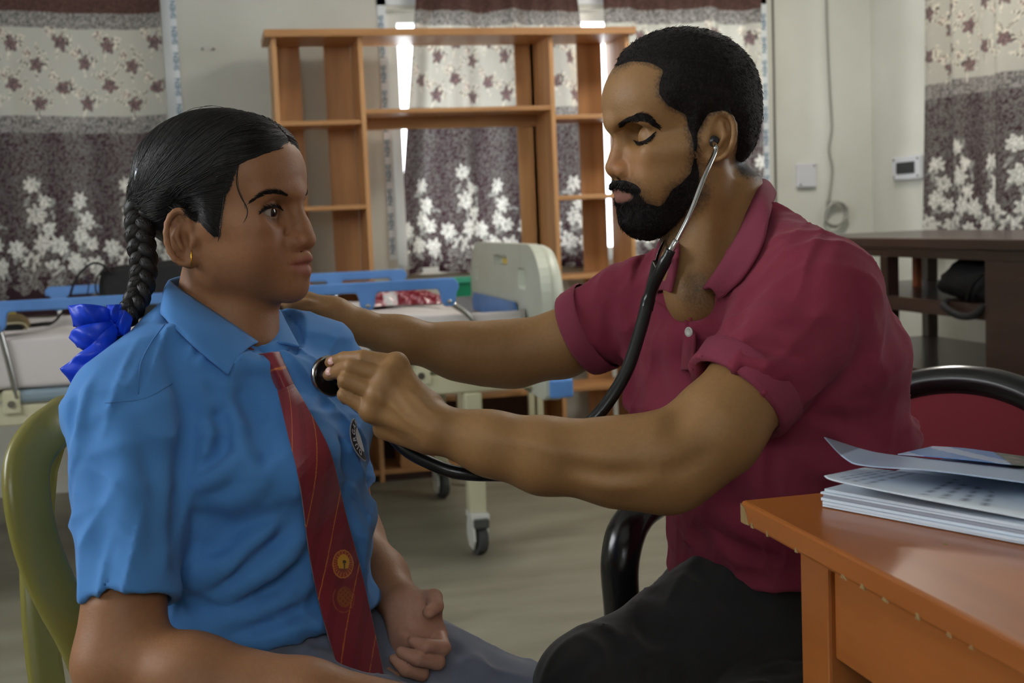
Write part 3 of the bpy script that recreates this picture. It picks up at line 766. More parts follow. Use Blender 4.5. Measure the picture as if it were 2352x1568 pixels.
MB().prism([(.915, .727), (1.12, .727), (1.14, .815), (.90, .815)], (0, 5.03, 0), (1, 0, 0), (0, 0, 1), (0, .008, 0)).build('basket_wall', M_green, bk)
MB().prism([(4.88, .727), (5.03, .727), (5.03, .815), (4.88, .815)], (.905, 0, 0), (0, 1, 0), (0, 0, 1), (.008, 0, 0)).build('basket_wall', M_green, bk)
MB().prism([(4.88, .727), (5.03, .727), (5.03, .815), (4.88, .815)], (1.12, 0, 0), (0, 1, 0), (0, 0, 1), (.008, 0, 0)).build('basket_wall', M_green, bk)
box('basket_bottom', (.913, 4.883, .727), (1.122, 5.03, .735), M_green, bk, 0)
box('basket_rim', (.893, 4.866, .812), (1.147, 4.878, .838), mat('green_rim', lin((60, 150, 120)), .35), bk, .004)
MB().prism([(.93, .74), (1.10, .74), (1.15, .92), (1.04, .895)], (0, 4.96, 0), (1, 0, 0), (0, 0, 1), (0, .006, 0)).build('card_sheet', M_olive, bk)
bw = MB().lathe([(.006, 0), (.016, .004), (.026, .016), (.028, .03), (.022, .043), (.008, .05)], (.985, 4.83, .726), (0, 0, 1), 16)
o = tag(bw.build('plastic_bundle', mat('clear_white_plastic', lin((178, 196, 186)), .4), smooth=1), 'small crumpled white plastic bag beside the green basket', 'plastic bag')
o.location.y = .012

# ------------------------------------------------------------------ dark desk along the right wall
M_teak = mat('dark_teak', lin((60, 42, 36)), .32, noise=(2.5, lin((44, 30, 26)), 6, (6, .8, 6)), coat=.2)
dk = thing('desk', 'dark brown wooden desk with open shelves along the right wall', 'desk', (2.6, 3.7, 0))
DX0, DX1, DY0, DY1 = 2.25, 2.90, 2.55, 4.75
box('table_top', (DX0-.02, DY0, .905), (DX1, DY1, .938), M_teak, dk, .004)
box('front_apron', (DX0+.005, DY0+.02, .872), (DX0+.03, DY1-.02, .905), M_teak, dk)
box('back_apron', (DX1-.04, DY0+.02, .872), (DX1-.015, DY1-.02, .905), M_teak, dk)
for z in (.735, .50): box('shelf', (DX0+.03, 3.38, z-.022), (DX1-.02, DY1-.03, z), M_teak, dk)
for z in (.735, .50): box('shelf_lip', (DX0+.006, 3.38, z-.045), (DX0+.03, DY1-.03, z+.002), M_teak, dk)
for x in (DX0+.006, DX1-.055):
    for y in (DY1-.08, 3.96): box('leg', (x, y, 0), (x+.045, y+.05, .872), M_teak, dk)
for x in (DX0+.03, DX1-.055): box('leg', (x, DY0+.06, 0), (x+.045, DY0+.11, .872), M_teak, dk)
box('end_panel', (DX0+.003, 2.60, .02), (DX0+.025, 3.385, .872), M_teak, dk)
box('side_panel', (DX0+.025, 3.36, .02), (DX1-.02, 3.38, .872), M_teak, dk)
box('orange_strip', (DX0+.32, 4.30, .735), (DX0+.345, 4.33, .872), mat('orange_wood', lin((150, 84, 52)), .5), dk)
hb = thing('handbag', 'crumpled black bag lying on the middle shelf of the dark desk', 'bag', (2.5, 3.62, .735))
nu, nv = 30, 20; uu, vv = np.meshgrid(np.linspace(0, PI, nu), np.linspace(0, 2*PI, nv), indexing='ij')
rr = 1+.08*np.sin(5*uu+2*vv)+.06*np.sin(3*vv-4*uu)
V = np.stack([2.42+.11*np.sin(uu)*np.cos(vv)*rr, 3.62-.22*np.cos(uu)*rr, .735+np.maximum(0, .058+.075*np.sin(uu)*np.sin(vv)*rr)], -1)
grid_mesh('bag_body', V, M_black, hb)
MB().tube(spline([(2.30, 3.55, .74), (2.29, 3.50, .80), (2.31, 3.45, .83), (2.34, 3.42, .75)], 18), .008, 8).build('strap', M_strap, hb, smooth=1)
MB().tube(spline([(2.262, 3.60, .735), (2.235, 3.58, .725), (2.236, 3.50, .70), (2.238, 3.42, .705), (2.262, 3.40, .735)], 18), .012, 8).build('strap', M_strap, hb, smooth=1)

# ------------------------------------------------------------------ the orange table and its papers
M_table = mat('varnished_orange_wood', lin((164, 96, 42)), .36, noise=(2.2, lin((148, 84, 36)), 5, (9, .9, 9)), coat=.25)
M_chip = mat('bare_wood', lin((142, 116, 74)), .85)
TX0, TX1, TY0, TY1, TZ = .478, 1.46, -.10, 1.118, .78
tb = thing('table', 'orange varnished wooden table with chipped edges in the foreground', 'table', (.97, .5, 0))
box('table_top', (TX0, TY0, TZ-.022), (TX1, TY1, TZ), M_table, tb, .003)
for x in (TX0+.034, TX1-.09):
    for y in (TY0+.04, TY1-.11): box('leg', (x, y, 0), (x+.056, y+.056, TZ-.022), M_table, tb, .003)
box('apron', (TX0+.04, TY0+.096, TZ-.125), (TX0+.062, TY1-.11, TZ-.022), M_table, tb)
box('apron', (TX1-.07, TY0+.096, TZ-.125), (TX1-.048, TY1-.11, TZ-.022), M_table, tb)
box('apron', (TX0+.09, TY1-.08, TZ-.125), (TX1-.09, TY1-.058, TZ-.022), M_table, tb)
box('apron', (TX0+.09, TY0+.05, TZ-.125), (TX1-.09, TY0+.072, TZ-.022), M_table, tb)
rs = random.Random(5)
for y, L_, w in ((1.112, .012, .016), (1.092, .007, .005), (1.058, .004, .006), (.999, .005, .004), (.913, .010, .003), (.882, .008, .004), (.848, .010, .003), (.802, .006, .005), (.762, .006, .003), (.735, .004, .003)):
    MB().prism([(y-L_/2, TZ-.0215), (y+L_/2, TZ-.0215), (y+L_*.3, TZ-.0215+w), (y-L_*.2, TZ-.0215+w*.8)], (TX0-.0006, 0, 0), (0, 1, 0), (0, 0, 1), (.0012, 0, 0)).build('chip', M_chip, tb)
MB().prism([(1.100, TZ-.021), (TY1+.0004, TZ-.021), (TY1+.0004, TZ-.003), (1.108, TZ-.006)], (TX0-.0005, 0, 0), (0, 1, 0), (0, 0, 1), (.005, 0, 0)).build('chip', M_chip, tb)
MB().lathe([(.0025, 0), (.0022, .0004)], (.565, .905, TZ), n=8).build('chip', M_chip, tb)
# stack of papers and leaflets
M_paper = mat('white_paper', lin((208, 220, 232)), .6, spec=.3)
M_paper2 = mat('grey_paper', lin((150, 156, 170)), .6)
def sheet(name, corners, bend, m, label, th=.0012, col=None, n=24):
    """paper with corners a,b,c,d (a-b the edge facing the sitter) bent by a height function"""
    a, b, c_, d = [np.array(q, float) for q in corners]
    s, t = np.meshgrid(np.linspace(0, 1, n), np.linspace(0, 1, n), indexing='ij')
    V = (a*(1-s[..., None])+b*s[..., None])*(1-t[..., None])+(d*(1-s[..., None])+c_*s[..., None])*t[..., None]
    V[..., 2] += bend(s, t)
    o = grid_mesh(name, V, m, None, None if col is None else col(s, t), thick=th)
    return tag(o, label, 'paper')
pA, pB = onz(1890, 1135, TZ+.012), onz(2420, 1255, TZ+.004)
ex = (pB-pA); ex[2] = 0; ex /= np.linalg.norm(ex); ey = np.array((-ex[1], ex[0], 0))
if ey[1] < 0: ey = -ey
def Q(a, b, z): q = pA+ex*a+ey*b; return (q[0], q[1], z)
stk = thing('paper_stack', 'thick stack of white papers on the orange table', 'papers', Q(.15, .1, TZ))
z = TZ+.001; k = 0
rs = random.Random(3)
while z < TZ+.017:
    t_ = rs.choice((.0018, .0026, .0034)); sh_ = rs.uniform(-.003, .003)
    pr = [(0+sh_, 0+rs.uniform(-.002, .002)), (.30, 0+rs.uniform(-.002, .002)), (.30, .21), (0+sh_, .21+sh_)]
    o0 = np.array(Q(0, 0, z)); MB().prism(pr, o0, ex, ey, (0, 0, t_)).build('sheet_bundle', M_paper if k != 3 else M_paper2, stk)
    z += t_+.0005; k += 1
zt = z
# ruled form sheet and two glossy leaflets on the stack, given by their near and far edges
M_form = mat('printed_form', lin((206, 216, 226)), .6, attr='col')
M_leaf = mat('glossy_leaflet', lin((190, 204, 222)), .25, attr='col', spec=.6, trans=.15)
def sheet(name, near, far, m, label, colf, n=64, k=28, th=.0009):
    A_, B_ = spline([P(*q) for q in near], n), spline([P(*q) for q in far], n)
    t = np.linspace(0, 1, k)[None, :, None]; V = A_[:, None]*(1-t)+B_[:, None]*t
    s_, t_ = np.meshgrid(np.linspace(0, 1, n), np.linspace(0, 1, k), indexing='ij')
    return tag(grid_mesh(name, V, m, None, colf(s_, t_), thick=th), label, 'paper')
def formcol(s, t):
    c = np.zeros(s.shape+(3,)); c[:] = lin((206, 216, 226)); ln = (np.sin(s*2*PI*22) > .80) & (t > .12) & (np.sin(t*40+s*30) > -.6); c[ln] = lin((132, 140, 152)); return c
def leafcol(s, t):
    c = np.zeros(s.shape+(3,)); c[:] = lin((176, 194, 218)); c[(s < .17)] = lin((132, 142, 162)); return c
def leafcol2(s, t):
    c = np.zeros(s.shape+(3,)); c[:] = lin((186, 200, 220)); sky = (s < .60); c[sky] = lin((104, 142, 200)); c[sky & (np.sin(11*s+6*t+1) > .35)] = lin((170, 186, 216))
    gr = (s >= .60-.1*t); c[gr] = lin((104, 110, 104)); c[gr & (np.sin(23*s)*np.sin(17*t+3) > .5)] = lin((150, 134, 128)); return c
sheet('form_sheet', [(1893, 1093, 1.150), (1925, 1106, 1.128), (2100, 1142, 1.075), (2352, 1190, 1.015), (2480, 1215, .99)], [(1985, 1074, 1.235), (2060, 1082, 1.22), (2200, 1098, 1.20), (2352, 1118, 1.18), (2480, 1135, 1.17)], M_form, 'white ruled form sheet with a curled corner on the paper stack', formcol)
sheet('leaflet', [(1893, 1004, 1.190), (1940, 1052, 1.155), (1990, 1070, 1.135), (2150, 1082, 1.105), (2352, 1108, 1.07), (2480, 1122, 1.05)], [(1897, 1005, 1.205), (1990, 1034, 1.225), (2060, 1046, 1.235), (2180, 1058, 1.24), (2352, 1076, 1.24), (2480, 1090, 1.24)], M_leaf, 'open glossy leaflet bending upward over the paper stack', leafcol)
sheet('leaflet', [(2062, 1043, 1.240), (2200, 1054, 1.225), (2352, 1070, 1.215), (2480, 1084, 1.21)], [(2142, 1025, 1.31), (2220, 1030, 1.315), (2352, 1048, 1.32), (2480, 1062, 1.32)], M_leaf, 'blue picture leaflet lying topmost on the papers', leafcol2)
# ================================================================== people: heads
def skull(F, q, h=1.0):
    """a head without hair. q holds profile points (f, u) in the head's own frame; returns node, eye centres, ear frame"""
    p = F.p; N = lambda f, u, s=0: p(f, u, s)
    ax = [F.f, F.u, F.s]
    E_ = lambda c, r: ell(p(*c), r, ax)
    cr = q['cran']; parts = [E_((cr[0], cr[1], 0), cr[2:5])]
    if 'cran2' in q: c2 = q['cran2']; parts.append(E_((c2[0], c2[1], 0), c2[2:5]))
    fa = q['face']; parts.append(E_((fa[0], fa[1], 0), fa[2:5]))
    fh = q['fore']; parts.append(E_((fh[0], fh[1], 0), fh[2:5]))
    ja, ch = q['jaw'], q['chin']
    for s in (-1, 1):
        parts.append(rc(p(ja[0], ja[1], s*ja[2]), p(ch[0]-.008, ch[1]+.004, s*.012), ja[3], ch[2]))
        sf = q['side']; parts.append(E_((sf[0], sf[1], s*sf[2]), sf[3:6]))
        ck = q['cheek']; parts.append(E_((ck[0], ck[1], s*ck[2]), ck[3:6]))
        zy = q['zyg']; parts.append(rc(p(zy[0], zy[1], s*zy[2]), p(zy[3], zy[4], s*zy[5]), zy[6], zy[6]*.9))
    mz = q['muz']; parts.append(E_((mz[0], mz[1], 0), mz[2:5]))
    parts.append(E_((ch[0]-.004, ch[1], 0), (ch[2]+.002, ch[2], ch[2]+.006)))
    jf = q['jfill']; parts.append(E_((jf[0], jf[1], 0), jf[2:5]))
    d = uni(.014, parts)
    br = q['brow']
    d = uni(.012, d, [rc(p(br[0], br[1], 0), p(br[2], br[3], s*br[4]), br[5], br[5]*.8) for s in (-1, 1)])
    ec = q['eye']
    sk = q['sock']
    for s in (-1, 1): d = sub(d, E_((ec[0]+sk[0], ec[1]+sk[1], s*(ec[2]+sk[2])), sk[3:6]), .011)
    # nose
    nz, nt, al = q['nas'], q['tip'], q['ala']
    nose = uni(.008, rc(p(*nz[:2]), p(nt[0]-nt[2]-.006, nt[1]+.012), nz[2], nt[2]*.92), rc(p(nt[0]-nt[2]-.006, nt[1]+.012), p(nt[0]-nt[2], nt[1]), nt[2]*.92, nt[2]),
               rc(p(nt[0]-nt[2]-.001, nt[1]-.004), p(al[0]-.004, al[1]-.006), .006, .006),
               [E_((al[0], al[1], s*al[2]), al[3:6]) for s in (-1, 1)])
    d = uni(.0055, d, nose)
    for s in (-1, 1): d = sub(d, rc(p(al[0]+.004, al[1]-al[4]-.001, s*(al[2]*.52)), p(al[0]-.002, al[1]+.002, s*al[2]*.55), .0028, .0015), .003)
    crease = []
    for s in (-1, 1): crease.append(([p(al[0]-.004, al[1]+al[4]+.004, s*(al[2]+.003)), p(al[0]-al[3]*.85, al[1]+.003, s*(al[2]+al[5]*.75)), p(al[0]-al[3]*.75, al[1]-al[4]*.75, s*(al[2]+al[5]*.55))], .0030, -.0040))
    d = folds(d, crease)
    # eyes: lids round the balls, then the opening
    R = ec[3]; eyes = []
    for s in (-1, 1):
        c = p(ec[0], ec[1], s*ec[2]); eyes.append(c)
        lid = ell(c, (R+.0022, R+.0022, R+.0024), ax); d = uni(.0035, d, lid)
        op = q['lid']      # (lower u, upper u at centre, half width, tilt)
        out = _n(F.f*.93+F.s*s*.37); hor = _n(np.cross(F.u, out)); 
        hor = hor if hor@F.s*s > 0 else -hor
        hv = _n(hor+F.u*op[3]); vv = _n(F.u-hv*(F.u@hv))
        slot = isect(ell(c+out*R+vv*((op[0]+op[1])/2-.010), (.016, op[2]*1.3, (op[1]-op[0])/2+.010), (out, hv, vv)),
                     ell(c+out*R+vv*((op[0]+op[1])/2+.010), (.016, op[2]*1.3, (op[1]-op[0])/2+.010), (out, hv, vv)))
        d = sub(d, slot, .0012)
    # lips
    lp = q['lip']      # uf,uu, lf,lu, cf,cu,cs, ru, rl
    for (f0, u0, r0) in ((lp[0], lp[1], lp[7]), (lp[2], lp[3], lp[8])):
        for s in (-1, 1):
            m = p((f0*.62+lp[4]*.38), u0*.72+lp[5]*.28, s*lp[6]*.55)
            d = uni(.0045, d, uni(.003, rc(p(f0-r0, u0), m-F.f*r0*.9, r0, r0*.9), rc(m-F.f*r0*.9, p(lp[4]-.004, lp[5], s*lp[6]), r0*.9, r0*.35)))
    mid = [p(lp[4]-.001, lp[5], -lp[6]*1.04), p((max(lp[0], lp[2])*.6+lp[4]*.4), (lp[1]+lp[3])/2*.8+lp[5]*.2, -lp[6]*.55), p(max(lp[0], lp[2])-.001, (lp[1]+lp[3])/2+.001, 0),
           p((max(lp[0], lp[2])*.6+lp[4]*.4), (lp[1]+lp[3])/2*.8+lp[5]*.2, lp[6]*.55), p(lp[4]-.001, lp[5], lp[6]*1.04)]
    d = folds(d, [(mid, .0030, -.0042), ([p(lp[0]-.004, lp[1]+.006), p(lp[0]-.008, lp[1]+.016)], .004, -.0016)])
    # ears
    er = q['ear']      # f,u,s, height/2, width/2, tilt
    for s in (-1, 1):
        c = p(er[0], er[1], s*er[2]); up = _n(F.u-F.f*er[5]); bk = _n(-F.f-F.u*er[5]); out = F.s*s
        out2 = _n(out+bk*(-.38)); bk2 = _n(bk-out2*(bk@out2))
        H, Wd = er[3], er[4]
        rim = []
        for k in range(15):
            a = PI*(-.62+1.62*k/14.0)     # from lobe front over the back to the top front
            rr = 1.0 if k < 11 else 1.0-.05*(k-10)
            rim.append(c+up*(H*.92*math.sin(a)*1.0)+bk2*(Wd*.86*math.cos(a)*rr)*(1 if math.cos(a) > 0 else .75)+out2*(.004+.003*math.cos(a)))
        plate = ell(c+bk2*.0-out2*.001, (H*.93, Wd*.86, .0042), (up, bk2, out2))
        helix = chain(rim, [.0030]*3+[.0034]*9+[.0030]*3, .002)
        lobe = ell(c-up*H*.80-bk2*Wd*.22+out2*.0, (.0095, .0085, .0045), (up, bk2, out2))
        root = rc(c-up*H*.2-bk2*Wd*.5-out*.012, c+up*H*.35-bk2*Wd*.35-out*.014, .010, .011)
        anti = chain([c+up*H*.45+bk2*Wd*.10+out2*.003, c+up*H*.05+bk2*Wd*.36+out2*.004, c-up*H*.38+bk2*Wd*.12+out2*.004], [.0025, .0030, .0028], .002)
        tragus = rc(c-up*H*.10-bk2*Wd*.62+out2*.002, c-up*H*.26-bk2*Wd*.52+out2*.003, .0042, .0036)
        e = uni(.004, plate, lobe, root); e = sub(e, ell(c-up*H*.10-bk2*Wd*.10+out2*.0045, (H*.27, Wd*.30, .0055), (up, bk2, out2)), .003)
        e = sub(e, ell(c+up*H*.45+bk2*Wd*.30+out2*.004, (H*.24, Wd*.22, .0035), (up, bk2, out2)), .003)
        e = uni(.0028, e, helix, anti, tragus)
        d = uni(.005, d, e)
    return d, eyes
def eye_part(c, F, R, look, iris, parent, name='eye'):
    """eyeball with coloured iris and pupil; look is the gaze direction"""
    look = _n(look); t = _n(np.cross(look, F.u)); b = np.cross(t, look)
    ph = np.concatenate([np.linspace(0, .62, 14), np.linspace(.66, PI, 14)]); th = np.linspace(0, 2*PI, 32, endpoint=False)
    V = np.array([[c+R*(look*math.cos(a)*(1.0 if a > .5 else 1.02)+math.sin(a)*(t*math.cos(k)+b*math.sin(k))) for a in ph] for k in th])
    C = np.zeros((32, 28, 3)); C[:] = lin((158, 142, 130))
    C[:, ph < .58] = lin(iris); C[:, ph < .20] = (.004, .004, .004)
    m = bpy.data.materials.get('eye_surface') or mat('eye_surface', (.8, .8, .8), .08, attr='col', spec=.6)
    return grid_mesh(name, V, m, parent, C, closed_u=True)

M_skin = mat('skin', (.3, .16, .09), .52, attr='col', spec=.35, sss=.10, noise=(180, (.93, .91, .9), 3, (1, 1, 1)), bump=(420, .10, (1, 1, 1)))
def head_frame(px, py, d, psi, side):
    """head axes measured against the line of sight; psi turns the face toward the viewer"""
    v = _n(ray(px, py)); r = _n(CR-v*(CR@v)); u = np.cross(r, v); c, s = math.cos(math.radians(psi)), math.sin(math.radians(psi))
    return Frame(P(px, py, d), side*r*c-v*s, u, -v*c-side*r*s)
# ------------------------------------------------------------------ the girl's head
gF = head_frame(500, 470, 1.42, 30, 1)
Gq = dict(cran=(.004, .034, .091, .064, .070), cran2=(-.022, .016, .069, .062, .066), face=(.045, -.012, .052, .078, .062), fore=(.052, .034, .0495, .050, .060),
          jaw=(.020, -.072, .041, .018), chin=(.0935, -.0935, .0132), cheek=(.060, -.048, .034, .034, .040, .028), zyg=(.074, -.020, .042, .026, -.022, .057, .0125),
          side=(.024, -.040, .041, .040, .050, .024),
          muz=(.078, -.061, .0325, .034, .029), jfill=(.055, -.074, .048, .032, .044), brow=(.0915, .012, .077, .011, .043, .0110), eye=(.0755, -.0085, .0305, .0122), sock=(.0215, .001, -.003, .0205, .0135, .0200),
          nas=(.0955, .001, .0082), tip=(.1195, -.0375, .0112), ala=(.0998, -.0408, .0152, .0122, .0098, .0084), lid=(-.0042, .0042, .0138, .08),
          lip=(.1148, -.0588, .1118, -.0742, .0962, -.0660, .0240, .0055, .0070), ear=(-.0030, -.0350, .0690, .0315, .0190, .12))
g_head, g_eyes = skull(gF, Gq)
# ------------------------------------------------------------------ the man's head
mF = head_frame(1580, 330, 1.48, 24, -1)
Mq = dict(cran=(.008, .058, .087, .070, .074), cran2=(-.008, .026, .071, .066, .073), face=(.041, -.016, .045, .080, .060), fore=(.054, .046, .049, .050, .062),
          jaw=(.008, -.056, .050, .018), chin=(.0585, -.0865, .0145), cheek=(.050, -.036, .037, .029, .034, .022), zyg=(.064, -.009, .045, .018, -.004, .063, .0122),
          side=(.016, -.024, .050, .034, .045, .018),
          muz=(.060, -.051, .029, .033, .029), jfill=(.036, -.060, .044, .036, .046), brow=(.0900, .0245, .073, .027, .044, .0105), eye=(.0595, .0075, .0312, .0124), sock=(.020, .003, -.003, .0195, .0135, .0195),
          nas=(.0835, .0125, .0088), tip=(.1022, -.0265, .0104), ala=(.0825, -.0305, .0148, .0128, .0096, .0080), lid=(-.0092, -.0066, .0130, -.14),
          lip=(.0890, -.0480, .0868, -.0622, .0715, -.0548, .0245, .0050, .0070), ear=(-.0035, .0082, .0735, .0290, .0200, .18))
m_head, m_eyes = skull(mF, Mq)
# ------------------------------------------------------------------ hair helpers
def to_loc(Fr, node, pts):
    """photo outline on the near side of a head -> outline in the head's own (forward, up) plane; triples are local already"""
    q = [p for p in pts if len(p) == 2]; d = march_v(node, q, 1.15, 1.9)
    if np.isnan(d).any(): raise ValueError('outline misses the head %s' % [a for a, b in zip(q, d) if np.isnan(b)])
    L = iter(Fr.loc(np.array([P(a[0], a[1], b) for a, b in zip(q, d)]).astype(f4)))
    return [tuple(map(float, next(L)[:2])) if len(p) == 2 else p[:2] for p in pts]
def shell(node, Fr, poly, t1, t0=.0015, fall=.014, mod=None, grow=.012, near=False):
    """layer of hair over a head: thickness t1 inside the outline, fading out of sight beyond it"""
    def th(X):
        L = Fr.loc(X); sd = poly_sd(L[:, 0], L[:, 1], poly); t = -t0+(t0+t1)*sstep(sd, -.004, fall)
        if near: t = np.where(L[:, 2] < 0, -t0, t)
        return (t if mod is None else mod(L, t, sd)).astype(f4)
    return offs(node, th, grow)

def vnormals(v, f):
    n = np.cross(v[f[:, 2]]-v[f[:, 0]], v[f[:, 3]]-v[f[:, 1]]); o = np.zeros_like(v)
    for k in range(4): np.add.at(o, f[:, k], n)
    return o/(np.linalg.norm(o, axis=1, keepdims=True)+1e-12)
def fuzz(name, v, f, n, length, flow, m, parent, seed=0, keep=None, r=.00032, lift=.35):
    """short single hairs standing on a hair layer; flow(points) gives the growing direction"""
    rs = np.random.RandomState(seed); N = vnormals(v, f); w = np.ones(len(v)) if keep is None else keep(v).astype(float)
    idx = rs.choice(len(v), n, p=w/w.sum()); p = v[idx]+rs.normal(0, .0006, (n, 3)); nn = N[idx]; fl = flow(p)
    fl = fl-nn*np.sum(fl*nn, 1, keepdims=True); fl /= np.linalg.norm(fl, axis=1, keepdims=True)+1e-9
    d = fl+nn*lift+rs.normal(0, .22, (n, 3)); d /= np.linalg.norm(d, axis=1, keepdims=True)
    L = length*rs.uniform(.6, 1.2, (n, 1)); t = np.cross(d, nn); t /= np.linalg.norm(t, axis=1, keepdims=True)+1e-9; b = np.cross(d, t)
    p = p-nn*.0006
    a0, a1, a2 = p+t*r, p-t*r*.5+b*r*.87, p-t*r*.5-b*r*.87; mdl = p+d*L*.55-nn*L*.03; e = p+d*L-nn*L*.12
    V = np.stack([a0, a1, a2, mdl+t*r*.8, mdl-t*r*.4+b*r*.7, mdl-t*r*.4-b*r*.7, e], 1).reshape(-1, 3)
    o = np.arange(n)[:, None]*7
    F = np.concatenate([o+np.array(q) for q in ((0, 1, 4, 3), (1, 2, 5, 4), (2, 0, 3, 5), (3, 4, 6, 6), (4, 5, 6, 6), (5, 3, 6, 6))])
    me = bpy.data.meshes.new(name); tri = F[:, 2] == F[:, 3]
    faces = [tuple(x) for x in F[~tri]]+[tuple(x[:3]) for x in F[tri]]
    me.from_pydata(V.tolist(), [], faces); me.update()
    ob = link(name, me, m, parent, smooth=True); ob['kind'] = 'stuff'; return ob
def strands(name, node, starts, ends, m, parent, n=22, r=.00055, lift=.0006, wob=.0012, seed=0, ctrl=None, kind=True):
    """long hairs laid on a surface from start to end points"""
    rs = np.random.RandomState(seed); A, B = np.asarray(starts), np.asarray(ends); N = len(A); t = np.linspace(0, 1, n)[None, :, None]
    X = A[:, None]*(1-t)+B[:, None]*t if ctrl is None else A[:, None]*(1-t)**2+ctrl[:, None]*2*t*(1-t)+B[:, None]*t*t
    X = X+(rs.normal(0, wob, (N, 1, 3))*np.sin(t*PI*rs.uniform(1, 2.5, (N, 1, 1))+rs.uniform(0, 3, (N, 1, 1))))
    Y = X.reshape(-1, 3).astype(f4); lo, hi = Y.min(0), Y.max(0); bx = (lo-.05, hi+.05)
    e = .001
    for it in range(5):
        d = node.ev(Y, bx); g = np.stack([node.ev(Y+np.eye(3, dtype=f4)[k]*e, bx)-d for k in range(3)], 1)/e
        gn = np.linalg.norm(g, axis=1, keepdims=True)+1e-6; Y = Y-(g/gn)*((d-lift)[:, None]/np.maximum(gn, .5))
    nrm = (g/gn).reshape(N, n, 3); X = Y.reshape(N, n, 3)+nrm*np.abs(rs.normal(0, .0005, (N, 1, 1)))
    T = np.gradient(X, axis=1); S_ = np.cross(T, nrm); S_ /= np.linalg.norm(S_, axis=2, keepdims=True)+1e-9
    rr = (r*(.35+.65*np.sin(np.linspace(.15, 1, n)*PI*.97)))[None, :, None]
    V = np.stack([X+S_*rr, X+nrm*rr*.9, X-S_*rr], 2).reshape(-1, 3)
    i, j = np.meshgrid(np.arange(N), np.arange(n-1), indexing='ij'); b0 = (i*n+j)*3; b1 = b0+3; F = []
    for a, c in ((0, 1), (1, 2), (2, 0)): F.append(np.stack([b0+a, b0+c, b1+c, b1+a], -1).reshape(-1, 4))
    o = np_mesh(name, V, np.concatenate(F), m, parent)
    if kind: o['kind'] = 'stuff'
    return o
def hair_line(name, node, Fr, pts, wid, n, length, m, parent, r=.0003, lift=.0005, rise=.25, seed=0, mirror=True):
    """brow or lash hairs along a photo line (wid px wide), laid on the skin and mirrored to the far side of the face"""
    rs = np.random.RandomState(seed); S_ = spline(pts, 60); T_ = np.gradient(S_, axis=0); T_ /= np.linalg.norm(T_, axis=1, keepdims=True)
    i = (rs.rand(n)*59).astype(int); w = wid*np.sin(np.clip(.12+.84*i/59, 0, 1)*PI)**.6; off = rs.uniform(-1, 1, n)*w
    N_ = np.stack([-T_[i, 1], T_[i, 0]], 1); a = S_[i]+N_*off[:, None]
    d_ = T_[i]*(1)+np.array((0, -1))*rise*(rs.rand(n, 1)*1.4-.2)-N_*(off/ (wid+1e-6))[:, None]*.25
    b = a+d_*length*rs.uniform(.7, 1.2, (n, 1)); c = (a+b)/2
    da, db, dc = [march_v(node, q, 1.15, 1.9) for q in (a, b, c)]; B_ = MB()
    for k in range(n):
        if np.isnan(da[k]) or np.isnan(db[k]) or np.isnan(dc[k]) or abs(da[k]-db[k]) > .02: continue
        tri = [P(*a[k], da[k]-lift*.3), P(*c[k], dc[k]-lift), P(*b[k], db[k]-lift)]
        B_.tube(tri, [r, r, r*.3], 4)
        if mirror: B_.tube([q-Fr.s*2*((q-Fr.o)@Fr.s) for q in tri], [r, r, r*.3], 4)
    o = B_.build(name, m, parent, smooth=1); o['kind'] = 'stuff'; return o
M_hair = mat('black_hair', lin((18, 15, 15)), .5, spec=.4, noise=(60, lin((30, 26, 25)), 4, (1, 1, 1)))
M_hairm = mat('short_black_hair', lin((22, 18, 17)), .75, spec=.2, noise=(300, lin((34, 28, 26)), 3, (1, 1, 1)), bump=(500, .6, (1, 1, 1)))
# ================================================================== the girl
def Q3(*a): return P(*a)
def pl(*pts): return [P(*q) for q in pts]
def onsurf(node, pts, lift=0.0, d0=1.0, d1=1.9, dflt=None):
    d = march_v(node, [q[:2] for q in pts], d0, d1); out = []
    for q, b in zip(pts, d):
        if np.isnan(b): b = dflt if dflt is not None else out[-1][2]+lift
        out.append((q[0], q[1], float(b)-lift))
    return out
gL = _n(CR*.67+CF*.74); gFr = _n(CR*.74-CF*.67)            # toward her far shoulder; the way her chest faces
g_neck = uni(.02, eseg(P(528, 600, 1.43), P(508, 770, 1.43), (.047, .050), (.052, .058), CF), rc(P(560, 640, 1.43), P(555, 780, 1.42), .034, .04))
def garment_torso(lv, ax, grow=0.0, k=.05):
    return uni(k, [eseg(P(*lv[i][:3]), P(*lv[i+1][:3]), (lv[i][3]+grow, lv[i][4]+grow), (lv[i+1][3]+grow, lv[i+1][4]+grow), ax) for i in range(len(lv)-1)])
g_lv = [(505, 775, 1.42, .052, .052), (522, 890, 1.405, .118, .078), (566, 1050, 1.40, .146, .106), (592, 1230, 1.41, .140, .100), (602, 1400, 1.42, .138, .098), (602, 1500, 1.42, .140, .100)]
g_core = uni(.03, [rc(P(510, 800, 1.425), P(*q), .032, .026) for q in ((300, 955, 1.288), (733, 830, 1.518), (560, 1040, 1.41))])
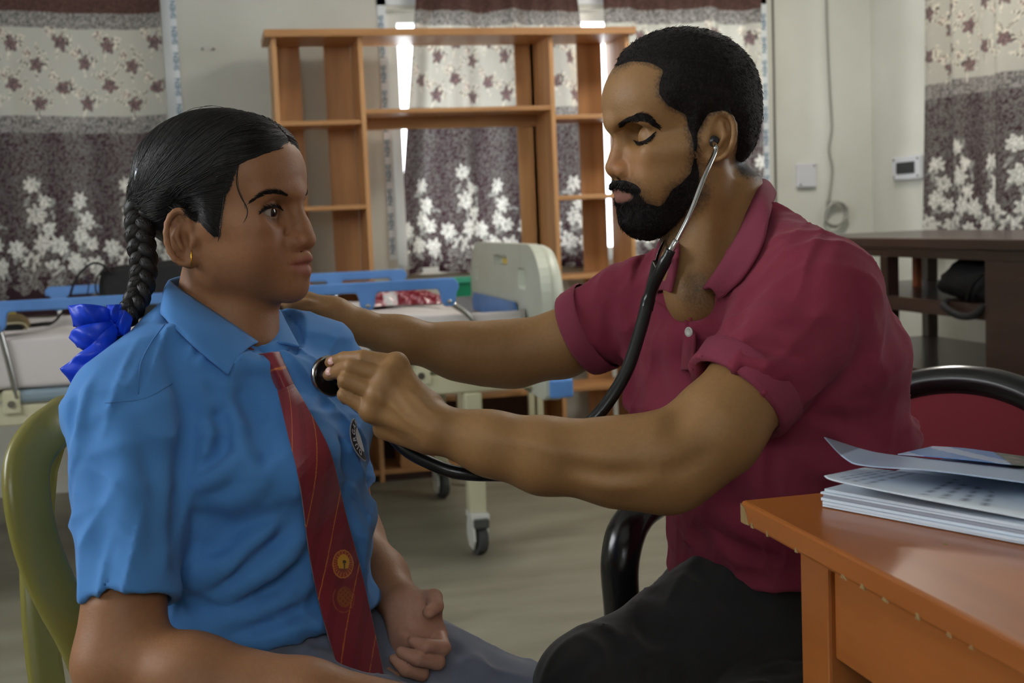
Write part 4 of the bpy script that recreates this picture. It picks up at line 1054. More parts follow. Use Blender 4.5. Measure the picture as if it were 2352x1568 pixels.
# arms and hands of skin
g_armN = chain(pl((300, 960, 1.290), (300, 1250, 1.240), (285, 1400, 1.212), (272, 1520, 1.20)), [.040, .034, .0355, .0365], .02)
g_foreN = chain(pl((268, 1522, 1.20), (440, 1556, 1.18), (700, 1602, 1.175), (960, 1640, 1.18)), [.038, .0385, .033, .025], .02)
g_armF = chain(pl((735, 825, 1.52), (768, 1100, 1.585), (805, 1232, 1.585)), [.046, .038, .036], .02)
g_foreF = chain(pl((805, 1232, 1.585), (872, 1325, 1.51), (926, 1392, 1.452)), [.036, .031, .0235], .02)
def finger(pts, r): return chain(pl(*pts), r, .002)
g_handF = uni(.012, chain(pl((926, 1390, 1.45), (945, 1440, 1.437)), [.025, .027], .01),
              ell(P(962, 1446, 1.434), (.036, .0285, .0130), (CU*.9-CR*.15, CR*.95+CU*.1, CF+CU*.2)),
              rc(P(955, 1420, 1.436), P(1003, 1462, 1.438), .015, .012), rc(P(930, 1430, 1.440), P(932, 1490, 1.434), .0145, .0125),
              rc(P(955, 1395, 1.437), P(985, 1385, 1.43), .019, .016))
g_handF = uni(.0018, g_handF,
              finger(((972, 1398, 1.430), (996, 1372, 1.420), (1001, 1392, 1.404), (985, 1406, 1.393)), [.0150, .0100, .0088, .0070]),
              finger(((1006, 1458, 1.432), (1018, 1487, 1.408), (978, 1482, 1.390), (948, 1472, 1.395)), [.0100, .0086, .0078, .0064]),
              finger(((996, 1490, 1.432), (1004, 1520, 1.404), (958, 1512, 1.387), (922, 1497, 1.391)), [.0102, .0090, .0082, .0066]),
              finger(((968, 1505, 1.432), (968, 1547, 1.404), (932, 1538, 1.391), (906, 1513, 1.397)), [.0096, .0084, .0076, .0062]),
              finger(((940, 1508, 1.432), (935, 1562, 1.408), (908, 1558, 1.397), (892, 1543, 1.399)), [.0086, .0076, .0068, .0058]))
g_handN = uni(.010, ell(P(1060, 1655, 1.19), (.046, .022, .034), (CR-CU*.2, CF, CU)), rc(P(960, 1640, 1.18), P(1030, 1650, 1.185), .025, .026))
g_handN = uni(.004, g_handN, [finger(((1110, 1640+12*i, 1.17+.018*i), (1165, 1640+10*i, 1.165+.019*i), (1195, 1660+9*i, 1.17+.019*i), (1190, 1690+6*i, 1.18+.019*i)), [.0105, .0095, .0085, .007]) for i in range(4)],
              finger(((1030, 1625, 1.17), (1065, 1600, 1.155), (1100, 1600, 1.15)), [.013, .0105, .0085]))
def zpt(p, z): return np.array((p[0], p[1], z))
g_kN, g_kF = P(1120, 1775, 1.27), P(1250, 1700, 1.50)
g_aN, g_aF = zpt(g_kN+np.array((.02, .02, 0)), .09), zpt(g_kF+np.array((.0, .04, 0)), .09)
g_body = uni(.016, g_head, g_neck)
g_body = uni(.012, g_body, uni(.025, g_core, g_armN, g_foreN, g_armF, g_foreF))
g_body = uni(.008, g_body, g_handF, g_handN)
g_body = folds(g_body, [(pl((905, 1425, 1.43), (930, 1448, 1.412), (962, 1468, 1.41)), .004, -.0016), (pl((940, 1418, 1.41), (965, 1440, 1.41), (1000, 1440, 1.415)), .004, -.0014)])

# ------------------------------------------------------------------ shirt
g_shoulder = uni(.03, rc(P(455, 775, 1.385), P(290, 935, 1.292), .050, .060), rc(P(560, 765, 1.455), P(728, 828, 1.52), .046, .052))
g_torso = uni(.045, garment_torso(g_lv, gL), g_shoulder)
# bust
g_torso = uni(.04, g_torso, ell(P(655, 1080, 1.345), (.055, .060, .05)), ell(P(700, 1070, 1.42), (.05, .055, .05)))
def sleeve(a, b, ra, rb, ax, hollow=.035):
    a, b = np.asarray(a), np.asarray(b); d = _n(b-a); e = b+d*.03
    s_ = cut(eseg(a, e, ra, rb, ax), b, d, .003)
    inner = eseg(b-d*hollow, e+d*.02, (rb[0]-.0075, rb[1]-.0075), (rb[0]-.0055, rb[1]-.0055), ax)
    return s_, inner
sA, sI = sleeve(P(292, 940, 1.288), P(298, 1383, 1.215), (.060, .062), (.0450, .052), CR, .010)
sB, sJ = sleeve(P(728, 828, 1.52), P(766, 1120, 1.585), (.052, .052), (.050, .052), CR, .010)
g_shirt = uni(.024, g_torso, sub(sA, sI, .002), sub(sB, sJ, .002))
def neck_hole(node, a, b, c, ctr, r):
    """open the garment above the plane through three collar points, round the neck"""
    n = np.cross(b-a, c-a); n = n if n@CU > 0 else -n
    return sub(node, cut(ell(ctr, (r, r, r)), a, -n), .004)
g_shirt = sub(g_shirt, chain(pl((545, 640, 1.43), (515, 745, 1.43), (520, 800, 1.425)), [.062, .060, .035], .01), .006)
g_shirt = neck_hole(g_shirt, P(394, 668, 1.40), P(592, 800, 1.378), P(606, 712, 1.475), P(500, 690, 1.415), .105)
g_shirt = cut(g_shirt, P(600, 1464, 1.38), CR*.154-CU, .01)
def sf(node, *pts, lift=0): return [P(*q) for q in onsurf(node, pts, lift, dflt=1.4)]
_g = g_shirt
g_shirt = folds(_g, [
    (sf(_g, (395, 800), (418, 870), (440, 960), (432, 1050), (415, 1150), (408, 1300)), 0.0136, -0.0183),        # armhole
    (sf(_g, (372, 760), (340, 830), (318, 930)), 0.0051, -0.0049),
    (sf(_g, (440, 1075), (470, 1035), (482, 990), (470, 930), (440, 880)), 0.0110, 0.0167),
    (sf(_g, (445, 1120), (500, 1090), (545, 1040)), 0.0110, 0.0133), (sf(_g, (450, 1085), (495, 1055), (520, 1010)), 0.0068, -0.0116),
    (sf(_g, (470, 905), (505, 985), (520, 1060)), 0.0136, -0.0133), (sf(_g, (520, 900), (548, 980), (556, 1080)), 0.0119, 0.0116),
    (sf(_g, (590, 880), (600, 990), (612, 1120)), 0.0153, -0.0133), (sf(_g, (560, 870), (590, 950), (640, 960)), 0.0119, -0.0083),
    (sf(_g, (640, 1195), (590, 1235), (510, 1300), (455, 1345)), 0.0127, 0.0183), (sf(_g, (650, 1230), (580, 1290), (500, 1350)), 0.0110, -0.0167),
    (sf(_g, (700, 1215), (655, 1275), (570, 1340), (450, 1400)), 0.0127, 0.0167), (sf(_g, (715, 1270), (640, 1340), (540, 1390)), 0.0119, -0.0167),
    (sf(_g, (725, 1330), (640, 1385), (520, 1425), (440, 1455)), 0.0119, 0.0149), (sf(_g, (735, 1385), (640, 1425), (540, 1450)), 0.0102, -0.0133),
    (sf(_g, (740, 1425), (650, 1455), (540, 1480)), 0.0119, 0.0133),
    (sf(_g, (450, 1180), (520, 1215), (570, 1220)), 0.0110, -0.0116), (sf(_g, (450, 1240), (510, 1265), (560, 1270)), 0.0102, -0.0100),
    (sf(_g, (250, 960), (290, 1040), (320, 1180), (345, 1330)), 0.0170, 0.0083), (sf(_g, (330, 1000), (350, 1120), (352, 1300)), 0.0153, -0.0100),
    (sf(_g, (175, 900), (165, 960), (168, 1010)), 0.0076, -0.0100), (sf(_g, (200, 880), (185, 950), (180, 1040)), 0.0068, 0.0067),
    (sf(_g, (385, 780), (415, 830), (470, 870)), 0.0085, -0.0100), (sf(_g, (235, 900), (300, 905), (380, 880)), 0.0102, -0.0067),
    (sf(_g, (760, 905), (790, 1000), (800, 1120)), 0.0153, -0.0100), (sf(_g, (742, 870), (770, 950), (775, 1050)), 0.0102, 0.0067),
    (sf(_g, (800, 1150), (825, 1250), (845, 1370)), 0.0136, 0.0133),
    (sf(_g, (455, 940), (490, 930), (520, 900)), 0.0076, 0.0080), (sf(_g, (640, 1040), (600, 1100), (560, 1160)), 0.0119, 0.0069), (sf(_g, (690, 1150), (640, 1190), (560, 1200)), 0.0119, -0.0092),
    (sf(_g, (470, 1150), (530, 1150), (600, 1120)), 0.0102, 0.0080), (sf(_g, (430, 1370), (480, 1390), (540, 1385)), 0.0093, -0.0080), (sf(_g, (270, 1250), (300, 1320), (310, 1380)), 0.0119, 0.0046), (sf(_g, (225, 1050), (230, 1200), (240, 1350)), 0.0136, -0.0046)])
g_shirt = ripple(g_shirt, .0042, 11, 6)
M_shirt = mat('blue_shirt_cotton', lin((80, 136, 200)), .75, sheen=.1, spec=.15, noise=(14, lin((74, 128, 190)), 3, (1, 1, 1)), bump=(900, .06, (1, 1, 1)))
M_stitch = mat('shirt_seam', lin((74, 126, 186)), .8)

# ------------------------------------------------------------------ build her
v, f = mesh_sdf(g_body, .0018)
L = gF.loc(v.astype(f4)); rs = np.random.RandomState(1); nz = rs.rand(len(v))
G_HP = to_loc(gF, g_head, [(.087, .0635, 0), (640, 340), (620, 342), (575, 357), (548, 374), (532, 420), (516, 455), (506, 500), (502, 543), (492, 543), (474, 522), (460, 505), (.006, .000, 0), (-.010, .003, 0), (-.022, -.012, 0), (-.026, -.045, 0), (-.030, -.068, 0), (-.12, -.09, 0), (-.14, .12, 0), (.05, .14, 0), (.094, .075, 0)])
skG = np.array(lin((148, 103, 70))); dark = np.array(lin((24, 20, 19)))
col = np.tile(skG, (len(v), 1))
inhead = (L[:, 1] > -.13) & (np.abs(L[:, 2]) < .1) & (np.abs(L[:, 0]) < .15)
warm = np.exp(-(((L[:, 0]-.095)/.03)**2+((L[:, 1]+.045)/.03)**2))*inhead
col = col*(1+warm[:, None]*np.array((.05, -.03, -.03)))
lq = Gq['lip']
lipm = sstep(1.0-np.sqrt(((L[:, 1]-(lq[5]-.0005))/.0125)**2+(L[:, 2]/.0265)**2), 0, .3)*sstep(L[:, 0], .092, .099)*inhead
col = col*(1-lipm[:, None]*.75)+np.array(lin((150, 84, 74)))*lipm[:, None]*.75
hm = sstep(poly_sd(L[:, 0], L[:, 1], G_HP)+.004*(nz-.5), -.004, .006)*inhead
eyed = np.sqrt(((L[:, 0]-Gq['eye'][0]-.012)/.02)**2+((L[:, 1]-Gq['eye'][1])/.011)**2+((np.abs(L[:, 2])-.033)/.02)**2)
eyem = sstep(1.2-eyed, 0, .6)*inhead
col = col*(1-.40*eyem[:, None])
col = col*(1-hm[:, None])+dark*hm[:, None]
# paler palm
pz = np.linalg.norm((v-P(958, 1450, 1.41))/np.array((.05, .05, .06)), axis=1)
pm = sstep(1.15-pz, 0, .45)[:, None]*.8; col = col*(1-pm)+np.array(lin((196, 150, 130)))*pm
girl = np_mesh('person', v, f, M_skin, None, col)
tag(girl, 'girl in blue school shirt and striped red tie sitting in profile on the left', 'person')
for c in g_eyes: eye_part(c, gF, Gq['eye'][3], gF.f*1-gF.u*.04, (40, 26, 20), girl)
v, f = mesh_sdf(g_shirt, .0030, smooth=1)
np_mesh('shirt', v, f, M_shirt, girl)
# collar: fold line and outer edge given station by station
def leafgrid(name, top, bot, m, parent, n=40, k=10, belly=.006, th=.0028):
    T, B = spline([P(*q) for q in top], n), spline([P(*q) for q in bot], n)
    s_ = np.linspace(0, 1, k)[None, :, None]; V = T[:, None]*(1-s_)+B[:, None]*s_
    V = V-(CF*.5-CU*.5)[None, None]*belly*np.sin(s_*PI)
    return grid_mesh(name, V, m, parent, thick=th)
cb = onsurf(g_shirt, ((372, 722), (425, 776), (478, 822), (524, 860)), .007, dflt=1.36)
leafgrid('collar', [(440, 630, 1.465), (400, 640, 1.42), (394, 650, 1.395), (450, 690, 1.372), (520, 736, 1.368), (592, 786, 1.378)],
         [(415, 700, 1.475), (385, 705, 1.43), *cb], M_shirt, girl, belly=.010)
fb_ = onsurf(g_shirt, ((640, 712), (662, 752), (687, 798)), .006, dflt=1.46)
leafgrid('collar', [(590, 672, 1.490), (606, 700, 1.470), (612, 745, 1.440), (612, 792, 1.398)], [(610, 676, 1.505), *fb_], M_shirt, girl, belly=.006)
leafgrid('collar_stand', [(470, 712, 1.395), (540, 762, 1.392), (596, 792, 1.392), (624, 786, 1.396), (655, 772, 1.42)], [(460, 745, 1.395), (530, 795, 1.388), (590, 824, 1.382), (622, 822, 1.382), (664, 804, 1.405)], M_shirt, girl, belly=.002, th=.002)
# seams: yoke, armhole and cuff stitching as thin raised threads
def seam(node, pts, name, m, parent, r=.0008, lift=-.0001):
    q = [P(*a) for a in onsurf(node, [tuple(x) for x in spline(pts, 26)], lift, dflt=1.4)]
    return MB().tube(q, r, 6).build(name, m, parent, smooth=1)
seam(g_shirt, [(378, 745), (345, 790), (322, 840), (318, 905)], 'seam', M_stitch, girl)
seam(g_shirt, [(240, 925), (330, 915), (395, 880)], 'seam', M_stitch, girl)
# tie
M_tie = mat('striped_tie', lin((120, 26, 36)), .45, attr='col', sheen=.3, bump=(700, .1, (1, 1, 1)))
def tie_col(X, Y, base=(118, 24, 38)):
    c = np.zeros(X.shape+(3,)); c[:] = lin(base); return c
eL = [(638, 900), (660, 990), (690, 1120), (712, 1280), (742, 1420), (790, 1572)]; eR = [(672, 884), (712, 950), (757, 1040), (792, 1180), (832, 1330), (884, 1572)]
nT, nW = 420, 84
sl, sr = spline(eL, nT), spline(eR, nT); ww = np.linspace(0, 1, nW)
mid = (sl+sr)/2
dl = np.nan_to_num(march_v(g_shirt, (sl*.85+sr*.15)[::13], 1.1, 1.8), nan=1.36); dr = np.nan_to_num(march_v(g_shirt, (sl*.15+sr*.85)[::13], 1.1, 1.8), nan=1.40)
ker = np.ones(5)/5
def smv(a): return np.interp(np.arange(nT), np.arange(nT)[::13], np.convolve(np.pad(a, 2, mode='edge'), ker, 'valid'))
dl, dr = smv(dl), smv(dr); low = np.clip((np.arange(nT)/nT-.55)/.3, 0, 1)*.02
V = np.zeros((nT, nW, 3)); C = np.zeros((nT, nW, 3)); PXY = np.zeros((nT, nW, 2))
for i in range(nT):
    for j, w in enumerate(ww):
        x, y = sl[i]*(1-w)+sr[i]*w; d = dl[i]+(dr[i]-dl[i])*w-.011-.004*math.sin(w*PI)-low[i]*.6
        V[i, j] = P(x, y, d); PXY[i, j] = x, y
X, Y = PXY[..., 0], PXY[..., 1]; Wd = ww[None, :]; tt = np.arange(nT)[:, None]/nT
C[:] = lin((122, 25, 40))
ph = (Y-890)+Wd*250             # thin gold stripes slanting across the blade
st = np.abs(((ph+20) % 168)-84) > 81.5; C[np.broadcast_to(st, C.shape[:2])] = lin((196, 112, 44))
dark2 = np.abs(((ph+20) % 168)-84) < 22; C[np.broadcast_to(dark2, C.shape[:2]) & ~np.broadcast_to(st, C.shape[:2])] = lin((112, 22, 36))
def disc(cx, cy, rx, ry, c): C[((X-cx)/rx)**2+((Y-cy)/ry)**2 < 1] = lin(c)
disc(785, 1294, 24, 33, (196, 120, 52)); disc(785, 1294, 21.5, 30, (138, 52, 34))
a_ = np.arctan2(Y-1294, X-785); rg = ((X-785)/21)**2+((Y-1294)/29)**2; C[(rg < 1) & (rg > .45) & (np.sin(a_*22) > .2)] = lin((190, 100, 44))
disc(786, 1290, 13.5, 19, (206, 152, 40)); C[(((X-786)/13.5)**2+((Y-1290)/19)**2 < 1) & (Y > 1304)] = lin((124, 52, 30)); disc(788, 1289, 4, 4, (60, 50, 22)); C[(np.abs(X-788) < 1.6) & (Y > 1289) & (Y < 1305)] = lin((70, 60, 26))
ov = ((X-787)/25)**2+((Y-1373)/34)**2; C[(ov < 1) & (ov > .84) & (Y > 1352)] = lin((150, 70, 38))
sd_ = ((X-789)/17)**2+((Y-1370)/24)**2; C[(sd_ < 1)] = lin((140, 74, 30)); C[(sd_ < .8) & (np.sin(X*.55)*np.sin(Y*.5) > .3)] = lin((118, 48, 30))
tie = grid_mesh('tie', V, M_tie, girl, C, thick=.004)
kq = [(596, 812), (640, 809), (673, 884), (637, 905)]
n_ = 28; V = np.zeros((n_, n_, 3)); C = np.zeros((n_, n_, 3)); kd = march(g_shirt, 640, 860, 1.1, 1.8) or 1.37
for i in range(n_):
    for j in range(n_):
        s_, t_ = i/(n_-1), j/(n_-1); x = (kq[0][0]*(1-s_)+kq[1][0]*s_)*(1-t_)+(kq[3][0]*(1-s_)+kq[2][0]*s_)*t_; y = (kq[0][1]*(1-s_)+kq[1][1]*s_)*(1-t_)+(kq[3][1]*(1-s_)+kq[2][1]*s_)*t_
        V[i, j] = P(x, y, kd+.004-.017*math.sin(s_*PI)**.6-.004*math.sin(t_*PI)+.012*(1-t_)); C[i, j] = lin((126, 24, 40)) if abs(y-(852-(x-620)*.22)) > 2.2 else lin((190, 108, 44))
grid_mesh('tie_knot', V, M_tie, tie, C, thick=.003)
leafgrid('tie_loop', [(560, 790, 1.378), (585, 806, 1.380), (602, 815, 1.382)], [(570, 806, 1.374), (586, 826, 1.376), (604, 842, 1.380)], M_tie.copy(), girl, belly=.003)
girl.children[-1].data.materials[0].node_tree.nodes['Attribute'].attribute_name = 'none'
m_ = mat('tie_plain', lin((110, 22, 36)), .5); girl.children[-1].data.materials[0] = m_
# school badge on the pocket
bc = P(*onsurf(g_shirt, [(806, 1014)], 0, dflt=1.42)[0]).astype(f4)
_e = .002; _bx = (bc-.05, bc+.05); bn = _n([float((_g.ev((bc+np.eye(3)[k]*_e)[None].astype(f4), _bx)-_g.ev((bc-np.eye(3)[k]*_e)[None].astype(f4), _bx))[0]) for k in range(3)])
bu = _n(CU-bn*(CU@bn)); bs = np.cross(bu, bn); BR = .055
def bmap(a, b, lift): th = a/BR; return bc+bs*(BR*math.sin(th))+bn*(BR*(math.cos(th)-1)+lift)+bu*b       # wraps the cloth badge round the chest
M_bw = mat('badge_white', lin((196, 200, 204)), .6); M_bk = mat('badge_black', lin((24, 24, 30)), .6)
def bdisc(name, r, lift, m, parent, cx=.014):
    V = np.array([[bmap(cx+r*q*math.cos(t), r*q*math.sin(t), lift) for q in np.linspace(.001, 1, 10)] for t in np.linspace(0, 2*PI, 48, endpoint=False)])
    return grid_mesh(name, V, m, parent, closed_u=True)
bd = bdisc('badge', .0245, .0060, M_bw, girl); bdisc('badge_ring', .0232, .0066, M_bk, bd); bdisc('badge_centre', .0140, .0072, M_bw, bd)
for i, ch in enumerate('DURGAPUR'):
    a = math.radians(226-i*25); t = text_mesh(ch, .0088, (0, 0, 0), (1, 0, 0), (0, 1, 0), M_bw, 'lettering', bd, bold=.0003)
    rx, ry = math.cos(a), math.sin(a)
    for vv_ in t.data.vertices: x_, y_ = vv_.co.x, vv_.co.y; aa, bb = rx*(.0186+y_)+ry*x_, ry*(.0186+y_)-rx*x_; vv_.co = Vector(bmap(.014+aa, bb, .0075))
# ------------------------------------------------------------------ her hair: cap, combed strands, plait and ribbon
g_cap = isect(shell(g_head, gF, G_HP, .0075, .0016, .020), ell(gF.p(-.01, .02, 0), (.14, .15, .10), (gF.f, gF.u, gF.s)))
g_cap = uni(.012, g_cap, ell(P(338, 470, 1.405), (.018, .026, .028), (CR, CF, CU)))
v, f = mesh_sdf(g_cap, .002); np_mesh('hair', v, f, M_hair, girl)
rs = np.random.RandomState(7)
def lerp_key(K, x): K = np.asarray(K, float); i = np.clip(x*(len(K)-1), 0, len(K)-1.001); a = i.astype(int); u = (i-a)[:, None]; return K[a]*(1-u)+K[a+1]*u
toW = lambda q: gF.o+q@gF.A
hl = [(648, 340), (620, 343), (575, 358), (548, 375), (532, 420), (516, 455), (506, 500), (502, 541), (492, 541), (476, 522), (460, 508)]
xk = np.sort(rs.rand(1000)); hp = lerp_key(hl, xk)+rs.normal(0, 2.0, (1000, 2)); hd_ = march_v(g_head, hp, 1.15, 1.8); ok = ~np.isnan(hd_); hp, hd_, xk = hp[ok], hd_[ok], xk[ok]
A1 = np.array([P(a[0], a[1], b) for a, b in zip(hp, hd_)])
B1 = np.array([P(*q) for q in (np.array((332, 478, 1.395))+rs.normal(0, 1, (len(A1), 3))*np.array((9, 14, .006)))])
low = sstep(xk, .35, .7)[:, None]; via = (A1+B1)/2+gF.s*.035; viaL = np.array([P(*q) for q in (np.array((428, 452, 1.345))+rs.normal(0, 1, (len(A1), 3))*np.array((12, 12, .004)))]); C1 = via*(1-low)+viaL*low
part = np.array([(.090, .066, .0), (.074, .088, .0), (.044, .104, .0), (.0, .108, .0), (-.04, .096, .0), (-.075, .068, .0)])
A2 = lerp_key(part, rs.rand(1000)**1.1); A2[:, 2] = .002+rs.rand(1000)*.004; A2 = toW(A2)
B2 = np.array([P(*q) for q in (np.array((330, 472, 1.395))+rs.normal(0, 1, (1000, 3))*np.array((9, 14, .006)))]); C2 = (A2+B2)/2+gF.s*.055+gF.f*.012
strands('hair_strands', g_cap, np.concatenate([A1, A2]), np.concatenate([B1, B2]), M_hair, girl, seed=2, ctrl=np.concatenate([C1, C2]))
mir = lambda q: q-np.outer((q-gF.o)@gF.s, gF.s)*2
strands('hair_strands', g_cap, mir(A2[:400]), mir(B2[:400]), M_hair, girl, seed=3, ctrl=mir(C2[:400]))
# loose wisps
def wisp(pts, r=.0004): 
    q = spline([P(*a) for a in pts], 24); MB().tube(q, [r]*20+[r*.8, r*.6, r*.4, r*.2], 5).build('loose_hair', M_hair, girl, smooth=1)
hd = lambda x, y, l=.002: (x, y, (march(g_head, x, y, 1.1, 1.8) or 1.42)-l)
wisp([hd(546, 385), hd(543, 420), hd(552, 450), hd(566, 475, .003), hd(567, 495, .003), hd(558, 512, .003)], .0006)
wisp([hd(515, 450), hd(510, 490), hd(506, 530, .003), hd(500, 555, .003)], .0006)
wisp([hd(545, 385), hd(548, 430), hd(560, 462, .003), hd(563, 480)], .0003)
for a in ([(440, 262, 1.42), (470, 244, 1.42), (510, 246, 1.42), (545, 262, 1.42)], [(400, 275, 1.42), (440, 250, 1.42), (490, 243, 1.42)], [(480, 256, 1.42), (530, 248, 1.42), (580, 268, 1.42)], [(390, 290, 1.41), (420, 262, 1.41), (455, 250, 1.41)], [(560, 268, 1.42), (600, 280, 1.42), (630, 300, 1.42)]): wisp(a, .00025)
# plait: three interlaced locks
path = spline([P(*q) for q in ((345, 455, 1.40), (324, 492, 1.388), (322, 545, 1.38), (330, 600, 1.375), (325, 655, 1.368), (305, 705, 1.355), (284, 735, 1.35))], 90)
tg = np.gradient(path, axis=0); tg /= np.linalg.norm(tg, axis=1, keepdims=True); sd = np.cross(tg, -CF); sd /= np.linalg.norm(sd, axis=1, keepdims=True); nr = np.cross(sd, tg)
for k in range(3):
    ph = np.linspace(0, 7.4*PI, 90)+2*PI*k/3; wid = np.linspace(.0085, .0062, 90)*np.concatenate([np.linspace(1.5, 1, 20), np.ones(70)])
    q = path+sd*(wid*np.sin(ph))[:, None]+nr*(.0045*np.sin(2*ph))[:, None]; rl = np.linspace(.0098, .0066, 90)*np.concatenate([np.linspace(1.4, 1, 20), np.ones(70)])
    lock = MB().tube(q, list(rl), 10).build('plait_lock', M_hair, girl, smooth=1)
    fib = MB()
    for a in range(18):
        al = 2*PI*a/18+.5*k; qq = q+(sd*math.cos(al)+nr*math.sin(al))*(rl*.96)[:, None]; fib.tube(qq[::2], .0008, 4)
    fo = fib.build('hair_strands', M_hair, lock, smooth=1); fo['kind'] = 'stuff'
tail = spline([P(*q) for q in ((285, 730, 1.35), (262, 775, 1.345), (228, 830, 1.34), (188, 872, 1.335), (172, 890, 1.335))], 30)
MB().tube(tail, list(np.interp(np.arange(30), [0, 4, 14, 24, 29], [.009, .014, .014, .009, .003])), 12, flat=.7).build('plait_end', M_hair, girl, smooth=1)
# hair clip
MB().tube(spline([P(*q) for q in ((322, 375, 1.375), (314, 395, 1.37), (312, 415, 1.372))], 8), .0018, 6).build('hair_clip', mat('clip_metal', lin((150, 155, 165)), .25, metal=.8), girl, smooth=1)
# gold ear stud ring
ec_ = P(441, 590, march(g_head, 441, 590, 1.1, 1.8) or 1.36); ring = [ec_-CF*.003+CU*(.0085*math.sin(a)-.002)+(CR*.25-CF*.9)*.0075*math.cos(a) for a in np.linspace(0, 2*PI, 25)[:-1]]
MB().tube(ring, .0009, 8, closed=True).build('earring', mat('gold', lin((210, 160, 60)), .25, metal=1.0), girl, smooth=1)
# brows and lashes
hair_line('eyebrow', g_head, gF, [(661, 449), (645, 443), (625, 441), (605, 446), (584, 459)], 4.8, 190, 20, M_hairm, girl, r=.00022, rise=.3, seed=5)
def lash(node, pts, r, lift, name='eyelash', parent=None, m=None):
    q = [P(*a) for a in onsurf(node, [tuple(x) for x in spline(pts, 16)], lift, dflt=1.4)]
    return MB().tube(q, list(r*(.35+.65*np.sin(np.linspace(.1, 1, 16)*PI*.9))), 6).build(name, m or M_hairm, parent, smooth=1)
hair_line('eyelash', g_head, gF, [(651, 483), (640, 477), (626, 475), (612, 478), (600, 488)], 1.2, 90, 9, M_hairm, girl, r=.00035, lift=.0012, rise=.9, seed=6)
lash(g_head, [(600, 488), (612, 479), (626, 475.5), (640, 477), (651, 484)], .0008, .0003, parent=girl)
# ribbon
M_rib = mat('blue_satin_ribbon', lin((26, 74, 228)), .4, spec=.5, trans=.2)
knot = (268, 742, 1.335)
def ribbon(top, bot, name='ribbon_loop', n=26, bulge=.012, tw=0.0):
    T, B = spline([P(*q) for q in top], n), spline([P(*q) for q in bot], n); k = 9; s_ = np.linspace(0, 1, k)[None, :, None]
    V = T[:, None]*(1-s_)+B[:, None]*s_; u = np.linspace(0, 1, n)[:, None, None]
    V = V-CF[None, None]*bulge*np.sin(s_*PI)*np.sin(u*PI)+CF[None, None]*.004*np.sin(u*17+s_*5)*tw
    return grid_mesh(name, V, M_rib, girl, thick=.0008)
ribbon([(270, 722, 1.334), (240, 704, 1.318), (190, 698, 1.308), (158, 702, 1.318)], [(262, 750, 1.334), (232, 752, 1.322), (195, 752, 1.316), (168, 750, 1.324)], tw=.6, bulge=.006)
ribbon([(266, 730, 1.342), (225, 722, 1.345), (180, 716, 1.342), (160, 705, 1.326)], [(262, 752, 1.342), (228, 756, 1.345), (190, 756, 1.340), (168, 749, 1.328)], tw=.6, bulge=-.006)
ribbon([(268, 736, 1.328), (235, 740, 1.312), (195, 746, 1.306), (164, 760, 1.312), (160, 775, 1.322)], [(262, 758, 1.328), (244, 778, 1.314), (222, 794, 1.310), (196, 804, 1.314), (176, 796, 1.324)], tw=.6, bulge=.006)
ribbon([(264, 740, 1.338), (232, 756, 1.338), (196, 764, 1.338), (162, 772, 1.326)], [(260, 760, 1.338), (236, 780, 1.338), (205, 796, 1.338), (178, 798, 1.328)], tw=.6, bulge=-.004)
ribbon([(258, 738, 1.322), (236, 766, 1.308), (200, 798, 1.302), (166, 824, 1.302), (139, 846, 1.306)], [(276, 760, 1.326), (254, 798, 1.312), (226, 832, 1.306), (196, 858, 1.306), (163, 882, 1.310)], 'ribbon_tail', tw=.6, bulge=.004)
ribbon([(262, 722, 1.330), (285, 712, 1.322), (306, 732, 1.328)], [(266, 758, 1.330), (282, 772, 1.322), (292, 778, 1.328)], tw=.4, bulge=.008)
ribbon([(244, 700, 1.334), (262, 700, 1.326), (280, 698, 1.330)], [(258, 746, 1.332), (268, 742, 1.322), (278, 740, 1.328)], tw=.4)
n_ = 14; V = np.array([[P(268, 742, 1.332)+CR*.011*math.cos(a)*math.sin(b)-CF*.009*math.sin(a)*math.sin(b)+CU*.014*math.cos(b) for b in np.linspace(.05, PI-.05, n_)] for a in np.linspace(0, 2*PI, 20, endpoint=False)])
grid_mesh('ribbon_knot', V, M_rib, girl, closed_u=True)

# ------------------------------------------------------------------ skirt and shoes
M_skirt = mat('grey_skirt', lin((112, 118, 136)), .85, sheen=.2, noise=(8, lin((100, 106, 124)), 3, (1, 1, 1)), bump=(600, .08, (1, 1, 1)))
hipc = P(595, 1610, 1.42)
g_sk = uni(.05, eseg(P(602, 1420, 1.42), P(598, 1560, 1.42), (.136, .096), (.160, .125), gL), eseg(P(598, 1560, 1.42), P(590, 1650, 1.42), (.160, .125), (.17, .14), gL),
           rc(P(560, 1700, 1.36), g_kN+CU*.005, .086, .068), rc(P(700, 1590, 1.48), P(930, 1568, 1.50), .085, .074), rc(P(930, 1568, 1.50), g_kF+CU*.012, .074, .068), rc(P(620, 1650, 1.42), (g_kN+g_kF)/2-CU*.02, .075, .04))
g_sk = uni(.03, g_sk, rc(g_kN, zpt(g_kN, .36), .070, .075), rc(g_kF, zpt(g_kF, .36), .068, .075))
g_sk = cut(g_sk, P(602, 1440, 1.38), CU-CR*.154, .006); g_sk = cut(g_sk, (0, 0, .33), (0, 0, -1), .004)
_k = g_sk
g_sk = folds(_k, [(sf(_k, (580, 1500), (640, 1478), (700, 1470)), .010, .008), (sf(_k, (600, 1530), (680, 1500), (745, 1480)), .010, -.008), (sf(_k, (690, 1470), (730, 1510), (770, 1540)), .012, .010), (sf(_k, (668, 1480), (690, 1530), (700, 1560)), .010, -.009),
                  (sf(_k, (1060, 1440), (1050, 1500), (1030, 1560)), .014, -.008), (sf(_k, (1120, 1470), (1100, 1520), (1090, 1566)), .014, .005)])
